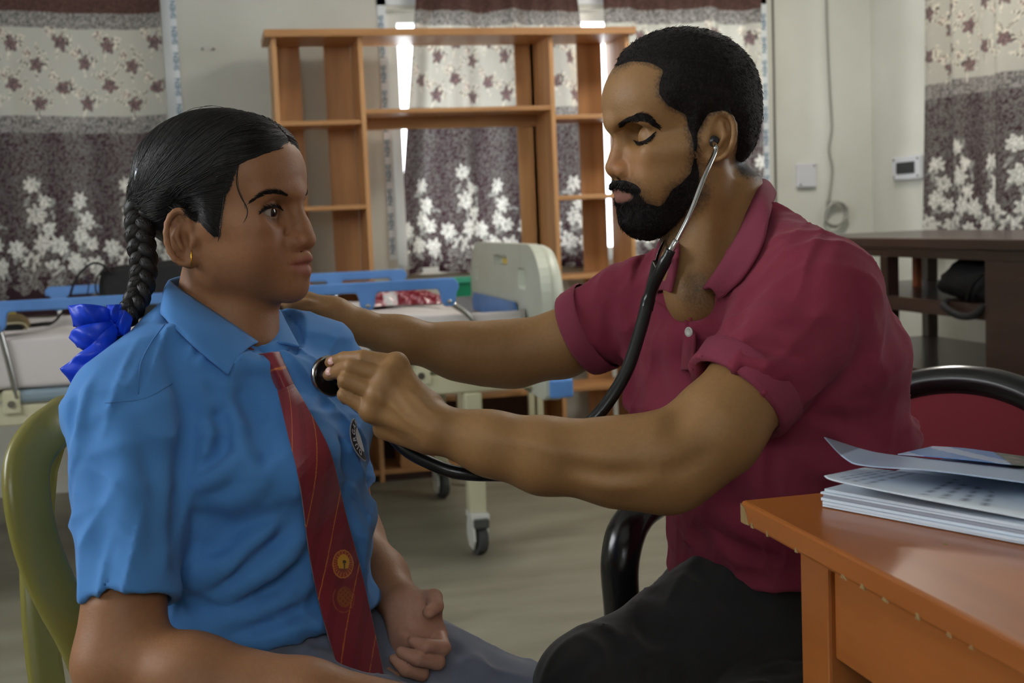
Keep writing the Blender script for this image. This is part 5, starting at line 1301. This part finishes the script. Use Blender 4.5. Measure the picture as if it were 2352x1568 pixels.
g_sk = ripple(g_sk, .004, 5, 5); v, f = mesh_sdf(g_sk, .0036); np_mesh('skirt', v, f, M_skirt, girl)
M_sock = mat('white_sock', lin((190, 190, 188)), .9)
for a, b in ((g_kN, g_aN), (g_kF, g_aF)): v, f = mesh_sdf(rc(a, b, .042, .032), .006); np_mesh('sock', v, f, M_sock, girl)
M_shoe = mat('black_shoe', lin((22, 22, 24)), .35)
for a, d_ in ((g_aN, gFr), (g_aF, gFr)):
    dd = _n((d_[0], d_[1], 0)); c = zpt(a, .035)
    sh = uni(.02, rc(zpt(a, .03)-dd*.03, zpt(a, .03)+dd*.14, .034, .030), rc(zpt(a, .04), zpt(a, .085), .038, .036)); sh = cut(sh, (0, 0, .004), (0, 0, -1), .002)
    v, f = mesh_sdf(sh, .005); np_mesh('shoe', v, f, M_shoe, girl)

# ------------------------------------------------------------------ her chair
M_olive2 = mat('olive_plastic', lin((122, 116, 54)), .32, spec=.5)
g_chair = thing('plastic_chair', 'olive green plastic chair with an arched open back under the girl', 'chair', (*P(500, 1568, 1.42)[:2], 0))
fr2 = _n((gFr[0], gFr[1], 0)); lt2 = _n((gL[0], gL[1], 0)); sc0 = np.array((*P(560, 1500, 1.42)[:2], 0))
near_pts = [P(*q) for q in ((205, 1640, 1.27), (150, 1500, 1.265), (85, 1380, 1.26), (38, 1260, 1.255), (14, 1130, 1.255), (22, 1040, 1.27), (62, 975, 1.30), (112, 935, 1.345), (165, 912, 1.40))]
ax_c = near_pts[-1]+lt2*.08
far_pts = []
for q in near_pts[::-1]:
    dlt = (q-ax_c)@lt2; far_pts.append(q-lt2*dlt*2)
arch = spline(near_pts+far_pts, 70); 
tg = np.gradient(arch, axis=0); tg /= np.linalg.norm(tg, axis=1, keepdims=True); cen = arch.mean(0)
def band(path, wid, th, inw):
    V = []
    for p, t in zip(path, tg):
        n_in = cen+fr2*.05-p; n_in = n_in-t*(n_in@t); n_in = n_in/np.linalg.norm(n_in); o = np.cross(t, n_in)
        V.append([p+n_in*a+o*b for a, b in ((0, th), (.006, th*1.25), (wid, th*.7), (wid+.003, 0), (wid, -th*.7), (.006, -th*1.25), (0, -th), (-.004, 0))])
    V = np.array(V); nu, nv = V.shape[:2]; V = np.concatenate([V, V[:, :1]], 1); return V
grid_mesh('back_arch', band(arch, .040, .006, 1), M_olive2, g_chair)
seat_z = .445
def ST(a, b, z): q = sc0+fr2*a+lt2*b; return np.array((q[0], q[1], z))
s_, t_ = np.meshgrid(np.linspace(-.22, .22, 24), np.linspace(-.21, .21, 24), indexing='ij')
V = np.zeros((24, 24, 3))
for i in range(24):
    for j in range(24): V[i, j] = ST(s_[i, j], t_[i, j]*(1-.12*(s_[i, j]+.22)/.44*-1), seat_z-.012*math.cos(s_[i, j]*6)*math.cos(t_[i, j]*6)+(.012 if False else 0))
grid_mesh('seat', V, M_olive2, g_chair, thick=.008)
for a, b in ((.20, -.2), (.20, .2), (-.2, -.2), (-.2, .2)):
    MB().tube([ST(a, b, seat_z-.005), ST(a*1.15, b*1.1, .22), ST(a*1.25, b*1.15, 0.002)], [.024, .021, .019], 10, flat=.6).build('leg', M_olive2, g_chair, smooth=1)
for i, (b0, b1) in enumerate(((-.12, -.10), (0, 0), (.12, .10))):
    top = spline([ST(-.21, b0, seat_z), ST(-.255, b0*.9, .62), ST(-.285, b1*.7, .80), ax_c*(1-abs(b1)*2)+ST(-.29, b1, .84)*abs(b1)*2-fr2*.0], 14)
    MB().tube(top, .021, 8, flat=.3).build('back_slat', M_olive2, g_chair, smooth=1)
# ================================================================== the man
mL = _n(-CR*.67+CF*.74); mFr = _n(-CR*.74-CF*.67)
m_neck = uni(.02, eseg(P(1632, 420, 1.495), P(1655, 640, 1.505), (.056, .060), (.064, .066), CF), rc(P(1585, 560, 1.48), P(1600, 660, 1.46), .030, .035),
             rc(P(1640, 400, 1.44), P(1600, 640, 1.45), .014, .015), rc(P(1590, 600, 1.47), P(1606, 690, 1.455), .03, .034))
m_lv = [(1655, 610, 1.505, .070, .066), (1700, 720, 1.50, .150, .092), (1738, 860, 1.508, .178, .118), (1795, 1030, 1.535, .166, .108), (1826, 1180, 1.545, .158, .112), (1825, 1335, 1.555, .172, .132)]
m_core = uni(.03, [rc(P(1655, 640, 1.505), P(*q), .045, .036) for q in ((1870, 705, 1.366), (1460, 712, 1.608), (1740, 860, 1.51))], rc(P(1625, 680, 1.495), P(1660, 770, 1.525), .04, .035))
m_armN = chain(pl((1880, 700, 1.375), (1755, 850, 1.345), (1640, 990, 1.312), (1550, 1062, 1.300)), [.044, .047, .0475, .0440], .02)
m_foreN = chain(pl((1548, 1062, 1.300), (1480, 1062, 1.296), (1400, 1062, 1.296), (1250, 1046, 1.298), (1130, 1019, 1.300), (1010, 986, 1.302)), [.0440, .0425, .0395, .0368, .0305, .0250], .02)
m_foreN = uni(.02, m_foreN, rc(P(1500, 1020, 1.285), P(1330, 1022, 1.29), .027, .019), rc(P(1520, 1110, 1.298), P(1420, 1105, 1.296), .025, .019))
m_armF = chain(pl((1450, 708, 1.61), (1290, 790, 1.645), (1180, 813, 1.65)), [.042, .041, .0395], .02)
m_foreF = chain(pl((1180, 813, 1.65), (1110, 812, 1.64), (1050, 806, 1.63), (920, 778, 1.60), (830, 751, 1.58)), [.0395, .0375, .0335, .0260, .0215], .02)
# near hand: back of the hand to the viewer, fingers pinching the chest piece
W0 = (1000, 985, 1.298); MC = [(910, 836, 1.318), (888, 868, 1.306), (870, 905, 1.302), (853, 943, 1.306)]
m_handN = uni(.012, [rc(P(*W0), P(*q), .0195 if i in (1, 2) else .0165, .0105) for i, q in enumerate(MC)], rc(P(*MC[0]), P(*MC[1]), .0100), rc(P(*MC[1]), P(*MC[2]), .0102), rc(P(*MC[2]), P(*MC[3]), .0098),
              rc(P(985, 935, 1.318), P(900, 880, 1.325), .017, .011), rc(P(980, 1010, 1.312), P(880, 985, 1.32), .015, .011))
m_handN = uni(.0055, m_handN, [ell(P(q[0], q[1], q[2]-.003), (.0105, .0105, .0098)) for q in MC])
m_handN = uni(.0014, m_handN,
              finger((MC[0], (834, 821, 1.316), (790, 823, 1.330), (759, 832, 1.344)), [.0100, .0082, .0074, .0064]),
              finger((MC[1], (806, 841, 1.303), (778, 852, 1.322), (755, 861, 1.338)), [.0102, .0086, .0076, .0065]),
              finger((MC[2], (794, 872, 1.302), (792, 881, 1.327), (812, 884, 1.342)), [.0100, .0084, .0076, .0066]),
              finger((MC[3], (791, 906, 1.308), (795, 914, 1.331), (818, 917, 1.340)), [.0092, .0076, .0068, .006]),
              finger(((960, 925, 1.325), (890, 872, 1.348), (835, 850, 1.358), (790, 845, 1.362)), [.0140, .0115, .0098, .0078]))
# far hand: thumb along her shoulder, fingers going behind the collar
m_handF = uni(.012, rc(P(830, 751, 1.58), P(765, 728, 1.566), .0215, .023), rc(P(765, 728, 1.566), P(705, 703, 1.556), .023, .018), rc(P(765, 735, 1.57), P(735, 742, 1.575), .022, .018))
m_handF = uni(.0035, m_handF,
              finger(((750, 722, 1.552), (705, 708, 1.538), (668, 704, 1.534), (636, 705, 1.534)), [.0150, .0112, .0105, .0085]),
              finger(((708, 694, 1.560), (665, 690, 1.562), (630, 694, 1.566), (608, 704, 1.568)), [.0125, .0108, .0098, .0082]),
              finger(((712, 712, 1.575), (668, 712, 1.585), (630, 720, 1.59)), [.0125, .0108, .0092]), finger(((722, 730, 1.585), (690, 740, 1.60), (660, 750, 1.60)), [.0115, .0098, .0085]))
m_hip = P(1800, 1330, 1.57)
m_kN, m_kF = P(1372, 1592, 1.47), P(1420, 1560, 1.66)
m_aN, m_aF = zpt(m_kN+np.array((.03, .02, 0)), .09), zpt(m_kF+np.array((.02, .05, 0)), .09)
m_body = uni(.018, m_head, m_neck)
m_body = uni(.012, m_body, uni(.025, m_core, m_armN, m_foreN, m_armF, m_foreF))
m_body = uni(.008, m_body, m_handN, m_handF)
_b = m_body
m_body = folds(_b, [(sf(_b, (1480, 1040), (1380, 1048), (1250, 1025), (1120, 1000)), .009, .0035), (sf(_b, (1490, 1085), (1400, 1090), (1300, 1075)), .008, -.0035), (sf(_b, (1480, 1120), (1400, 1118), (1320, 1100)), .008, .003),
                    (sf(_b, (1000, 955), (950, 905), (915, 860)), .0045, .0022), (sf(_b, (990, 975), (940, 935), (893, 880)), .0045, .0022), (sf(_b, (985, 995), (930, 960), (880, 915)), .0045, .002),
                    (sf(_b, (900, 858), (930, 880), (960, 915)), .006, -.0025), (sf(_b, (880, 892), (910, 910), (950, 945)), .006, -.0025), (sf(_b, (868, 928), (890, 945), (930, 970)), .006, -.0025),
                    (sf(_b, (1600, 900), (1560, 960), (1530, 1000)), .012, -.004), (sf(_b, (1640, 1040), (1580, 1070), (1520, 1085)), .010, -.004), (sf(_b, (760, 690), (720, 700), (690, 702)), .004, -.003)])

# ------------------------------------------------------------------ polo shirt
m_sh = uni(.04, rc(P(1740, 575, 1.465), P(1872, 690, 1.372), .056, .074), rc(P(1590, 620, 1.55), P(1455, 705, 1.61), .048, .056), ell(P(1850, 780, 1.49), (.075, .12, .09)))
m_tor = uni(.05, garment_torso(m_lv, mL), m_sh)
pA_, pI_ = sleeve(P(1872, 695, 1.378), P(1692, 914, 1.338), (.074, .074), (.0585, .062), CR*.9+CU*.45, .018)
pB_, pJ_ = sleeve(P(1455, 706, 1.61), P(1330, 769, 1.642), (.056, .058), (.0555, .056), CU, .018)
m_shirt = uni(.013, m_tor, sub(pA_, pI_, .002), sub(pB_, pJ_, .002))
m_shirt = sub(m_shirt, chain(pl((1625, 440, 1.495), (1640, 560, 1.49), (1612, 660, 1.45), (1592, 715, 1.415)), [.072, .070, .036, .014], .01), .006)
m_shirt = neck_hole(m_shirt, P(1738, 450, 1.475), P(1616, 655, 1.405), P(1550, 606, 1.50), P(1650, 550, 1.48), .125)
m_shirt = cut(m_shirt, P(1700, 1320, 1.56), _n(-CU+CR*.12), .01)
_m = m_shirt
m_shirt = folds(_m, [
    (sf(_m, (1480, 690), (1470, 760), (1450, 830)), .016, -.008), (sf(_m, (1420, 640), (1400, 700), (1390, 760)), .014, -.005), (sf(_m, (1330, 690), (1370, 740), (1420, 790)), .011, -.006), (sf(_m, (1300, 720), (1350, 780), (1405, 815)), .009, .005), (sf(_m, (1420, 690), (1440, 750), (1430, 800)), .010, .006),
    (sf(_m, (1745, 620), (1710, 690), (1675, 760)), .013, -.009), (sf(_m, (1830, 580), (1760, 640), (1720, 720)), .012, -.005),
    (sf(_m, (1960, 650), (1985, 760), (1975, 860), (1900, 920)), .007, -.006),                                         # armhole seam
    (sf(_m, (1810, 962), (1890, 915), (1970, 850), (1992, 770)), .011, -.012), (sf(_m, (1850, 965), (1930, 930), (1990, 880)), .016, -.006),
    (sf(_m, (1690, 720), (1770, 715), (1860, 740)), .010, .006), (sf(_m, (1690, 765), (1760, 765), (1850, 795)), .010, .006), (sf(_m, (1690, 790), (1760, 800), (1860, 835)), .009, -.006), (sf(_m, (1690, 825), (1760, 840), (1840, 870)), .010, .006), (sf(_m, (1700, 855), (1750, 870), (1820, 900)), .008, -.004),
    (sf(_m, (1600, 780), (1610, 850), (1600, 930)), .014, .006), (sf(_m, (1640, 720), (1650, 800), (1630, 880)), .012, -.008), (sf(_m, (1540, 760), (1545, 850), (1560, 940)), .016, .004), (sf(_m, (1500, 740), (1505, 850), (1530, 950)), .014, -.004),
    (sf(_m, (1900, 985), (1990, 1040), (2050, 1085)), .014, .012), (sf(_m, (1900, 1010), (1980, 1070), (2040, 1110)), .010, -.010), (sf(_m, (1860, 1060), (1950, 1110), (2030, 1150)), .014, .010), (sf(_m, (1840, 950), (1900, 960), (2000, 1000)), .012, -.006),
    (sf(_m, (1640, 1120), (1720, 1170), (1790, 1210)), .014, -.007), (sf(_m, (1620, 1150), (1700, 1220), (1780, 1260)), .014, .008), (sf(_m, (1610, 1210), (1680, 1250), (1790, 1290)), .011, -.009), (sf(_m, (1640, 1255), (1700, 1285), (1790, 1305)), .010, .008), (sf(_m, (1600, 1190), (1640, 1230), (1700, 1290)), .010, .008)])
m_shirt = ripple(m_shirt, .0036, 23, 6)
M_polo = mat('maroon_polo_knit', lin((134, 56, 72)), .9, sheen=.05, spec=.1, noise=(10, lin((124, 44, 64)), 3, (1, 1, 1)), bump=(800, .12, (1, 1, 1)))
M_rib2 = mat('maroon_rib_knit', lin((130, 52, 72)), .9, bump=(500, .25, (1, 1, 1)))

m_hn = uni(.018, m_head, m_neck)
v, f = mesh_sdf(m_body, .0019)
L = mF.loc(v.astype(f4)); rs = np.random.RandomState(3); nz = rs.rand(len(v))
M_HP = to_loc(mF, m_hn, [(.0985, .0765, 0), (1425, 160), (1454, 147), (1490, 150), (1515, 163), (1506, 190), (1506, 218), (1527, 247), (1569, 269), (1581, 311), (1585, 355), (1606, 355), (1609, 310), (1632, 266), (-.006, .033, 0), (-.0255, .022, 0), (-.029, .004, 0), (-.0335, -.015, 0), (-.0450, -.039, 0), (-.09, -.045, 0), (-.14, .06, 0), (-.09, .16, 0), (.03, .18, 0), (.11, .10, 0)])
M_BP = to_loc(mF, m_hn, [(1581, 311), (1586, 359), (1578, 392), (1558, 414), (1535, 430), (1514, 466), (1494, 458), (1480, 437), (1465, 420), (1440, 411), (.0915, -.0398, 0), (.12, -.04, 0), (.12, -.14, 0), (.04, -.135, 0), (1556, 537), (1600, 490), (1632, 448), (1618, 400), (1610, 360)])
skM = np.array(lin((150, 112, 70))); col = np.tile(skM, (len(v), 1))
inh = (L[:, 1] > -.125) & (np.abs(L[:, 2]) < .1) & (np.abs(L[:, 0]) < .13)
mq = Mq['lip']
nosew = np.exp(-(((L[:, 0]-.092)/.022)**2+((L[:, 1]+.024)/.02)**2))*inh; col = col*(1+nosew[:, None]*np.array((.12, -.08, -.10)))
hm = sstep(poly_sd(L[:, 0], L[:, 1], M_HP)+.005*(nz-.5), -.004, .008)*inh
pd = poly_sd(L[:, 0], L[:, 1], M_BP); bm_ = sstep(pd+.007*(nz-.5), -.010, .016)*inh
lipd = np.sqrt((L[:, 2]/.0265)**2+((L[:, 1]-(mq[5]-.004))/.0085)**2); lipm = sstep(1.15-lipd, 0, .3)*sstep(L[:, 0], .062, .072)*inh
bare = np.exp(-(((L[:, 0]-.0716)/.008)**2+((L[:, 1]+.0735)/.007)**2+((np.abs(L[:, 2])-.022)/.008)**2))*inh
bm_ = np.clip(bm_*(1-.6*bare), 0, 1)*.95
col = col*(1-bm_[:, None])+dark*bm_[:, None]; col = col*(1-hm[:, None])+dark*hm[:, None]
col = col*(1-lipm[:, None])+np.array(lin((136, 92, 78)))*lipm[:, None]
# chest hair tint in the open collar
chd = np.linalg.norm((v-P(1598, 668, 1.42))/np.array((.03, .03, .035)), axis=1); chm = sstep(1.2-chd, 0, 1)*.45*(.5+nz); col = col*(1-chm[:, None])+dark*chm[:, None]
man = np_mesh('person', v, f, M_skin, None, col)
tag(man, 'bearded man in maroon polo shirt listening through a stethoscope', 'person')
for c in m_eyes: eye_part(c, mF, Mq['eye'][3]-.0006, mF.f*.7-mF.u*.7, (40, 26, 20), man)
v, f = mesh_sdf(m_shirt, .0034); np_mesh('polo_shirt', v, f, M_polo, man)
hbox = ell(mF.p(.005, .02, 0), (.13, .17, .10), (mF.f, mF.u, mF.s))
v, f = mesh_sdf(isect(shell(m_head, mF, M_HP, .0052, .0016, .020), hbox), .002); np_mesh('hair', v, f, M_hairm, man)
inM = lambda q: (poly_sd(*(mF.loc(q.astype(f4))[:, :2].T), M_HP) > .004)
fuzz('hair_strands', v, f, 6000, .0055, lambda p: np.tile(-mF.f*.5-mF.u*.6, (len(p), 1)), M_hairm, man, 1, keep=inM, lift=.35)
def bmod(L, t, sd):
    chin = sstep(-L[:, 1], .066, .098)*sstep(L[:, 0], .0, .04); mus = sstep(L[:, 0], .060, .072)*sstep(L[:, 1], -.056, -.050)
    t = np.where(t > 0, t*(.16+1.25*chin+.80*mus)-.0003*(1-np.clip(chin+mus, 0, 1)), t); ld = np.sqrt((L[:, 2]/.027)**2+((L[:, 1]-(mq[5]-.0045))/.0085)**2)
    return np.where((ld < 1) & (L[:, 0] > .058), -.003, t)
v, f = mesh_sdf(isect(shell(m_head, mF, M_BP, .0052, .0016, .014, bmod), hbox), .0018); np_mesh('beard', v, f, M_hairm, man)
inB = lambda q: (poly_sd(*(mF.loc(q.astype(f4))[:, :2].T), M_BP) > .003)
fuzz('beard_strands', v, f, 5600, .0055, lambda p: np.tile(-mF.u+mF.f*.25, (len(p), 1)), M_hairm, man, 2, keep=inB, lift=.25)
hair_line('eyebrow', m_head, mF, [(1421, 290), (1440, 281), (1465, 272), (1485, 274), (1505, 289)], 8.5, 420, 19, M_hairm, man, r=.00032, rise=.45, seed=5)
hair_line('eyelash', m_head, mF, [(1456, 323), (1466, 328), (1479, 326), (1491, 318), (1502, 307)], 2.0, 110, 9, M_hairm, man, r=.0004, lift=.0014, rise=-.8, seed=6)
lash(m_head, [(1455, 322), (1466, 327), (1479, 325), (1491, 317), (1502, 306)], .0012, .0003, parent=man)
# finger nails
M_nail = mat('finger_nail', lin((206, 160, 150)), .3)
for x, y, a, d_ in ((760, 829, .0045, 1.0), (755, 853, .0050, 1.0), (637, 705, .0042, 1.0)):
    dd = march(m_body, x, y, 1.1, 1.9)
    if dd: MB().lathe([(.0002, -.002), (a*.7, -.0012), (a, 0), (a*.8, .0007), (.0004, .0009)], P(x, y, dd+.0004), -CF*.8-CR*.4+CU*.2, 14).build('finger_nail', M_nail, man, smooth=1)
# collar, placket, button, ribbed cuffs
cb = onsurf(m_shirt, ((1770, 480), (1752, 560), (1705, 640), (1652, 690)), .007, dflt=1.42)
leafgrid('collar', [(1640, 455, 1.57), (1700, 428, 1.56), (1738, 418, 1.52), (1732, 440, 1.475), (1705, 520, 1.435), (1660, 600, 1.415), (1616, 664, 1.405)],
         [(1650, 490, 1.59), (1735, 440, 1.585), (1778, 440, 1.53), *cb], M_rib2, man, n=60, belly=.012, th=.004)
mcf = onsurf(m_shirt, ((1512, 565), (1503, 620), (1503, 672)), .008, dflt=1.52)
mct = onsurf(uni(.01, m_shirt, m_hn), ((1560, 570), (1553, 615), (1540, 672)), .010, dflt=1.49)
leafgrid('collar', [(1575, 525, 1.55), *mct], [(1535, 525, 1.56), *mcf], M_rib2, man, n=40, belly=.006, th=.004)
pr_ = onsurf(m_shirt, ((1603, 728), (1598, 770), (1590, 850)), .004, dflt=1.40); pl_ = onsurf(m_shirt, ((1573, 728), (1571, 770), (1566, 850)), .004, dflt=1.40)
leafgrid('placket', pr_, pl_, M_polo, man, n=30, belly=.001, th=.003)
fr_ = onsurf(m_shirt, ((1528, 668), (1562, 694), (1600, 722)), .006, dflt=1.44); fl_ = onsurf(m_shirt, ((1508, 690), (1540, 712), (1588, 734)), .007, dflt=1.43)
leafgrid('placket', fr_, fl_, M_polo, man, n=24, belly=.003, th=.003)
leafgrid('collar_lining', [(1560, 610, 1.475), (1556, 640, 1.46)], [(1545, 655, 1.468), (1536, 660, 1.462)], mat('grey_tape', lin((140, 146, 152)), .8), man, n=10, belly=0, th=.002)
bd_ = march(m_shirt, 1581, 762, 1.1, 1.8) or 1.39
MB().lathe([(.0045, -.001), (.0056, 0), (.0056, .0014), (.0040, .0020), (.0030, .0014)], P(1583, 762, bd_-.0075), mFr, 20).build('button', mat('pearl_button', lin((176, 174, 168)), .3), man, smooth=2)
def cuff(a, b, rb, ax, m, parent):
    a, b = np.asarray(a), np.asarray(b); d = _n(b-a); u = _n(np.asarray(ax)-d*(np.asarray(ax)@d)); w = np.cross(d, u); V = []
    for k in range(72):
        t = 2*PI*k/72; rr = u*math.cos(t)*rb[0]+w*math.sin(t)*rb[1]; row = []
        for h, g in ((-.030, .0004), (-.028, .0022), (-.004, .0022), (.0005, .0010), (.0005, -.004)):
            row.append(b+d*h+rr*(1+(g-h*.25*.4)/rb[0])+rr/np.linalg.norm(rr)*.0004*(k % 2))
        V.append(row)
    return grid_mesh('sleeve_cuff', np.array(V), m, parent, closed_u=True)
cuff(P(1872, 695, 1.378), P(1692, 914, 1.338), (.0588, .0623), CR*.9+CU*.45, M_rib2, man)
cuff(P(1455, 706, 1.61), P(1330, 769, 1.642), (.0555, .056), CU, M_rib2, man)
# trousers
M_trs = mat('black_trousers', lin((34, 33, 33)), .9, sheen=.15, noise=(9, lin((28, 27, 28)), 3, (1, 1, 1)), bump=(600, .1, (1, 1, 1)))
m_tr = uni(.05, eseg(P(1830, 1290, 1.56), P(1810, 1420, 1.57), (.130, .095), (.155, .12), mL), rc(P(1740, 1372, 1.53), m_kN, .082, .066), rc(P(1720, 1370, 1.65), m_kF, .090, .064), rc(m_kN, m_aN+np.array((0, 0, -.01)), .064, .052), rc(m_kF, m_aF+np.array((0, 0, -.01)), .064, .052))
m_tr = cut(m_tr, (0, 0, .06), (0, 0, -1), .004); _t = m_tr
m_tr = folds(_t, [(sf(_t, (1480, 1300), (1500, 1350), (1560, 1400)), .014, -.008), (sf(_t, (1440, 1420), (1500, 1460), (1560, 1480)), .014, -.007), (sf(_t, (1420, 1450), (1480, 1500), (1540, 1530)), .014, .006), (sf(_t, (1600, 1290), (1640, 1360), (1700, 1400)), .014, -.008)])
m_tr = ripple(m_tr, .004, 8, 5); v, f = mesh_sdf(m_tr, .0042); np_mesh('trousers', v, f, M_trs, man)
for a in (m_aN, m_aF):
    dd = _n((mFr[0], mFr[1], 0)); sh = uni(.02, rc(zpt(a, .034)-dd*.04, zpt(a, .03)+dd*.17, .040, .034), rc(zpt(a, .04), zpt(a, .09), .045, .042)); sh = cut(sh, (0, 0, .004), (0, 0, -1), .002)
    v, f = mesh_sdf(sh, .006); np_mesh('shoe', v, f, M_shoe, man)

# ------------------------------------------------------------------ his chair
M_blk = mat('black_gloss_plastic', lin((16, 15, 16)), .22, spec=.55)
M_red = mat('red_seat_fabric', lin((110, 12, 30)), .8, sheen=.3)
h2 = lambda v_: _n((v_[0], v_[1], 0))
cf_, cr_ = h2(CF), h2(CR)
cfw = _n(-cr_*.66-cf_*.75); crt = _n(-cr_*.75+cf_*.66)           # facing direction; the sitter's right
S0 = np.array((*(CO+CF*1.66+CR*.485)[:2], 0))
def CT(a, b, z): q = S0+cfw*a+crt*b; return np.array((q[0], q[1], z))
m_chair = thing('armchair', 'black plastic armchair with red padded seat and back under the man', 'chair', S0)
def rsq(a0, a1, b0, b1, r, n=6):
    o = []
    for ca, cb_, st_ in ((a1-r, b1-r, 0), (a0+r, b1-r, PI/2), (a0+r, b0+r, PI), (a1-r, b0+r, 1.5*PI)):
        for k in range(n+1): t = st_+PI/2*k/n; o.append((ca+r*math.cos(t), cb_+r*math.sin(t)))
    return o
MB().prism(rsq(-.23, .24, -.245, .245, .06), CT(0, 0, .415), cfw, crt, (0, 0, .04)).build('seat_shell', M_blk, m_chair, bevel=.012)
pad = uni(.02, ell(CT(0.01, 0, .470), (.245, .240, .052), (cfw, crt, (0, 0, 1)))); pad = cut(pad, CT(0, 0, .457), (0, 0, -1), .004)
v, f = mesh_sdf(pad, .006); np_mesh('seat_cushion', v, f, M_red, m_chair)
# back: curved padded panel inside a thick black rim
rim = []
for t in np.linspace(0, PI, 41):
    b = .262*math.cos(t); hz = .50+.290*math.sin(t)**.85; rim.append((b, hz))
def backpt(b, z, off=0): k = (z-.45)/.4; return CT(-.215-.085*k+.55*b*b+off, b, z)
pts = [backpt(.262, .46)]+[backpt(b, z) for b, z in rim]+[backpt(-.262, .46)]
MB().tube(spline(pts, 80), .024, 12, flat=1.0).build('back_rim', M_blk, m_chair, smooth=1)
n_ = 30; V = np.zeros((n_, n_, 3))
for i in range(n_):
    for j in range(n_):
        t = PI*(i+.0)/(n_-1); b = .255*math.cos(t); zt_ = .50+.285*max(math.sin(t), 0)**.85; z_ = .47+(zt_-.47)*j/(n_-1); V[i, j] = backpt(b, z_, .012*math.sin(PI*j/(n_-1))*math.sin(t))
grid_mesh('back_pad', V, M_red, m_chair, thick=.02)
V2 = V-np.array((cfw[0], cfw[1], 0))*.016
grid_mesh('back_shell', V2, M_blk, m_chair, thick=.008)
for s in (1, -1):
    arm = spline([backpt(.262*s, .60), CT(-.10, .285*s, .645), CT(.05, .292*s, .652), CT(.155, .292*s, .640), CT(.198, .290*s, .59), CT(.205, .285*s, .50), CT(.22, .27*s, .30), CT(.24, .275*s, .002)], 60)
    MB().tube(arm, list(np.interp(np.arange(60), [0, 12, 30, 42, 59], [.022, .026, .029, .026, .019])), 14, flat=.8).build('armrest', M_blk, m_chair, smooth=1)
    leg = spline([backpt(.262*s, .52), CT(-.235, .265*s, .40), CT(-.26, .275*s, .2), CT(-.285, .285*s, .002)], 24)
    MB().tube(leg, .021, 12).build('leg', M_blk, m_chair, smooth=1)

# ------------------------------------------------------------------ stethoscope
M_tub = mat('black_tubing', lin((18, 19, 21)), .28, spec=.5); M_steel = mat('polished_steel', lin((196, 196, 196)), .16, metal=1.0)
ste = thing('stethoscope', 'black stethoscope with steel ear tube worn by the man and held to the shirt', 'stethoscope', P(1490, 690, 1.40))
ed = march(m_head, 1640, 330, 1.1, 1.8) or 1.40
near_tube = spline([P(*q) for q in ((1640, 328, ed-.006), (1644, 338, ed-.016), (1641, 352, ed-.018), (1618, 405, 1.372), (1585, 490, 1.362), (1552, 556, 1.360))], 50)
MB().tube(near_tube, .0027, 10).build('ear_tube', M_steel, ste, smooth=1)
MB().lathe([(.002, 0), (.0058, .001), (.0066, .005), (.0052, .009), (.003, .011)], P(1636, 326, ed+.004), -CF+CR*.2, 16).build('ear_tip', M_dark, ste, smooth=2)
MB().tube(spline([P(*q) for q in ((1554, 552, 1.360), (1546, 566, 1.360), (1540, 576, 1.361))], 6), .0040, 10).build('tube_ferrule', M_steel, ste, smooth=1)
far_tube = spline([P(*q) for q in ((1545, 535, 1.49), (1525, 560, 1.46), (1512, 590, 1.43), (1505, 620, 1.405))], 24)
MB().tube(far_tube, .0026, 8).build('ear_tube', M_steel, ste, smooth=1)
MB().tube(spline([P(*q) for q in ((1541, 574, 1.361), (1522, 612, 1.368), (1503, 650, 1.378), (1489, 690, 1.385), (1484, 712, 1.386))], 26), [.0055]*4+[.0068]*14+[.0078]*8, 12).build('yoke_tube', M_tub, ste, smooth=1)
MB().tube(spline([P(*q) for q in ((1507, 605, 1.415), (1500, 640, 1.40), (1491, 675, 1.39), (1485, 705, 1.387))], 20), .0055, 12).build('yoke_tube', M_tub, ste, smooth=1)
MB().tube(spline([P(*q) for q in ((1530, 585, 1.37), (1512, 618, 1.395), (1500, 600, 1.41))], 10), .0012, 6).build('yoke_spring', M_steel, ste, smooth=1)
main = spline([P(*q) for q in ((1485, 705, 1.386), (1470, 760, 1.375), (1440, 850, 1.36), (1395, 925, 1.35), (1348, 978, 1.345), (1280, 1050, 1.345), (1200, 1085, 1.335), (1130, 1090, 1.325), (1050, 1085, 1.32), (985, 1062, 1.325), (930, 1030, 1.335), (880, 975, 1.350), (835, 915, 1.362), (800, 878, 1.362))], 120)
MB().tube(main, [.0072]*120, 12).build('main_tube', M_tub, ste, smooth=1)
cpn = _n(-CF*.72+CR*.62+CU*.12); cpc = P(757, 864, 1.358)
MB().lathe([(.004, -.004), (.0205, -.004), (.0225, -.002), (.0228, .001), (.0215, .003)], cpc, cpn, 40).build('chest_piece_rim', M_steel, ste, smooth=2)
MB().lathe([(.0208, .0012), (.0195, .0046), (.0120, .0062), (.0085, .0105), (.0070, .0150), (.002, .0155)], cpc, cpn, 40).build('chest_piece', mat('black_steel', lin((30, 27, 28)), .25, metal=.6), ste, smooth=2)
MB().tube([cpc+cpn*.010, cpc+cpn*.008+CR*.02+CF*.004, P(800, 878, 1.362)], .0042, 10).build('chest_piece_stem', M_steel, ste, smooth=1)
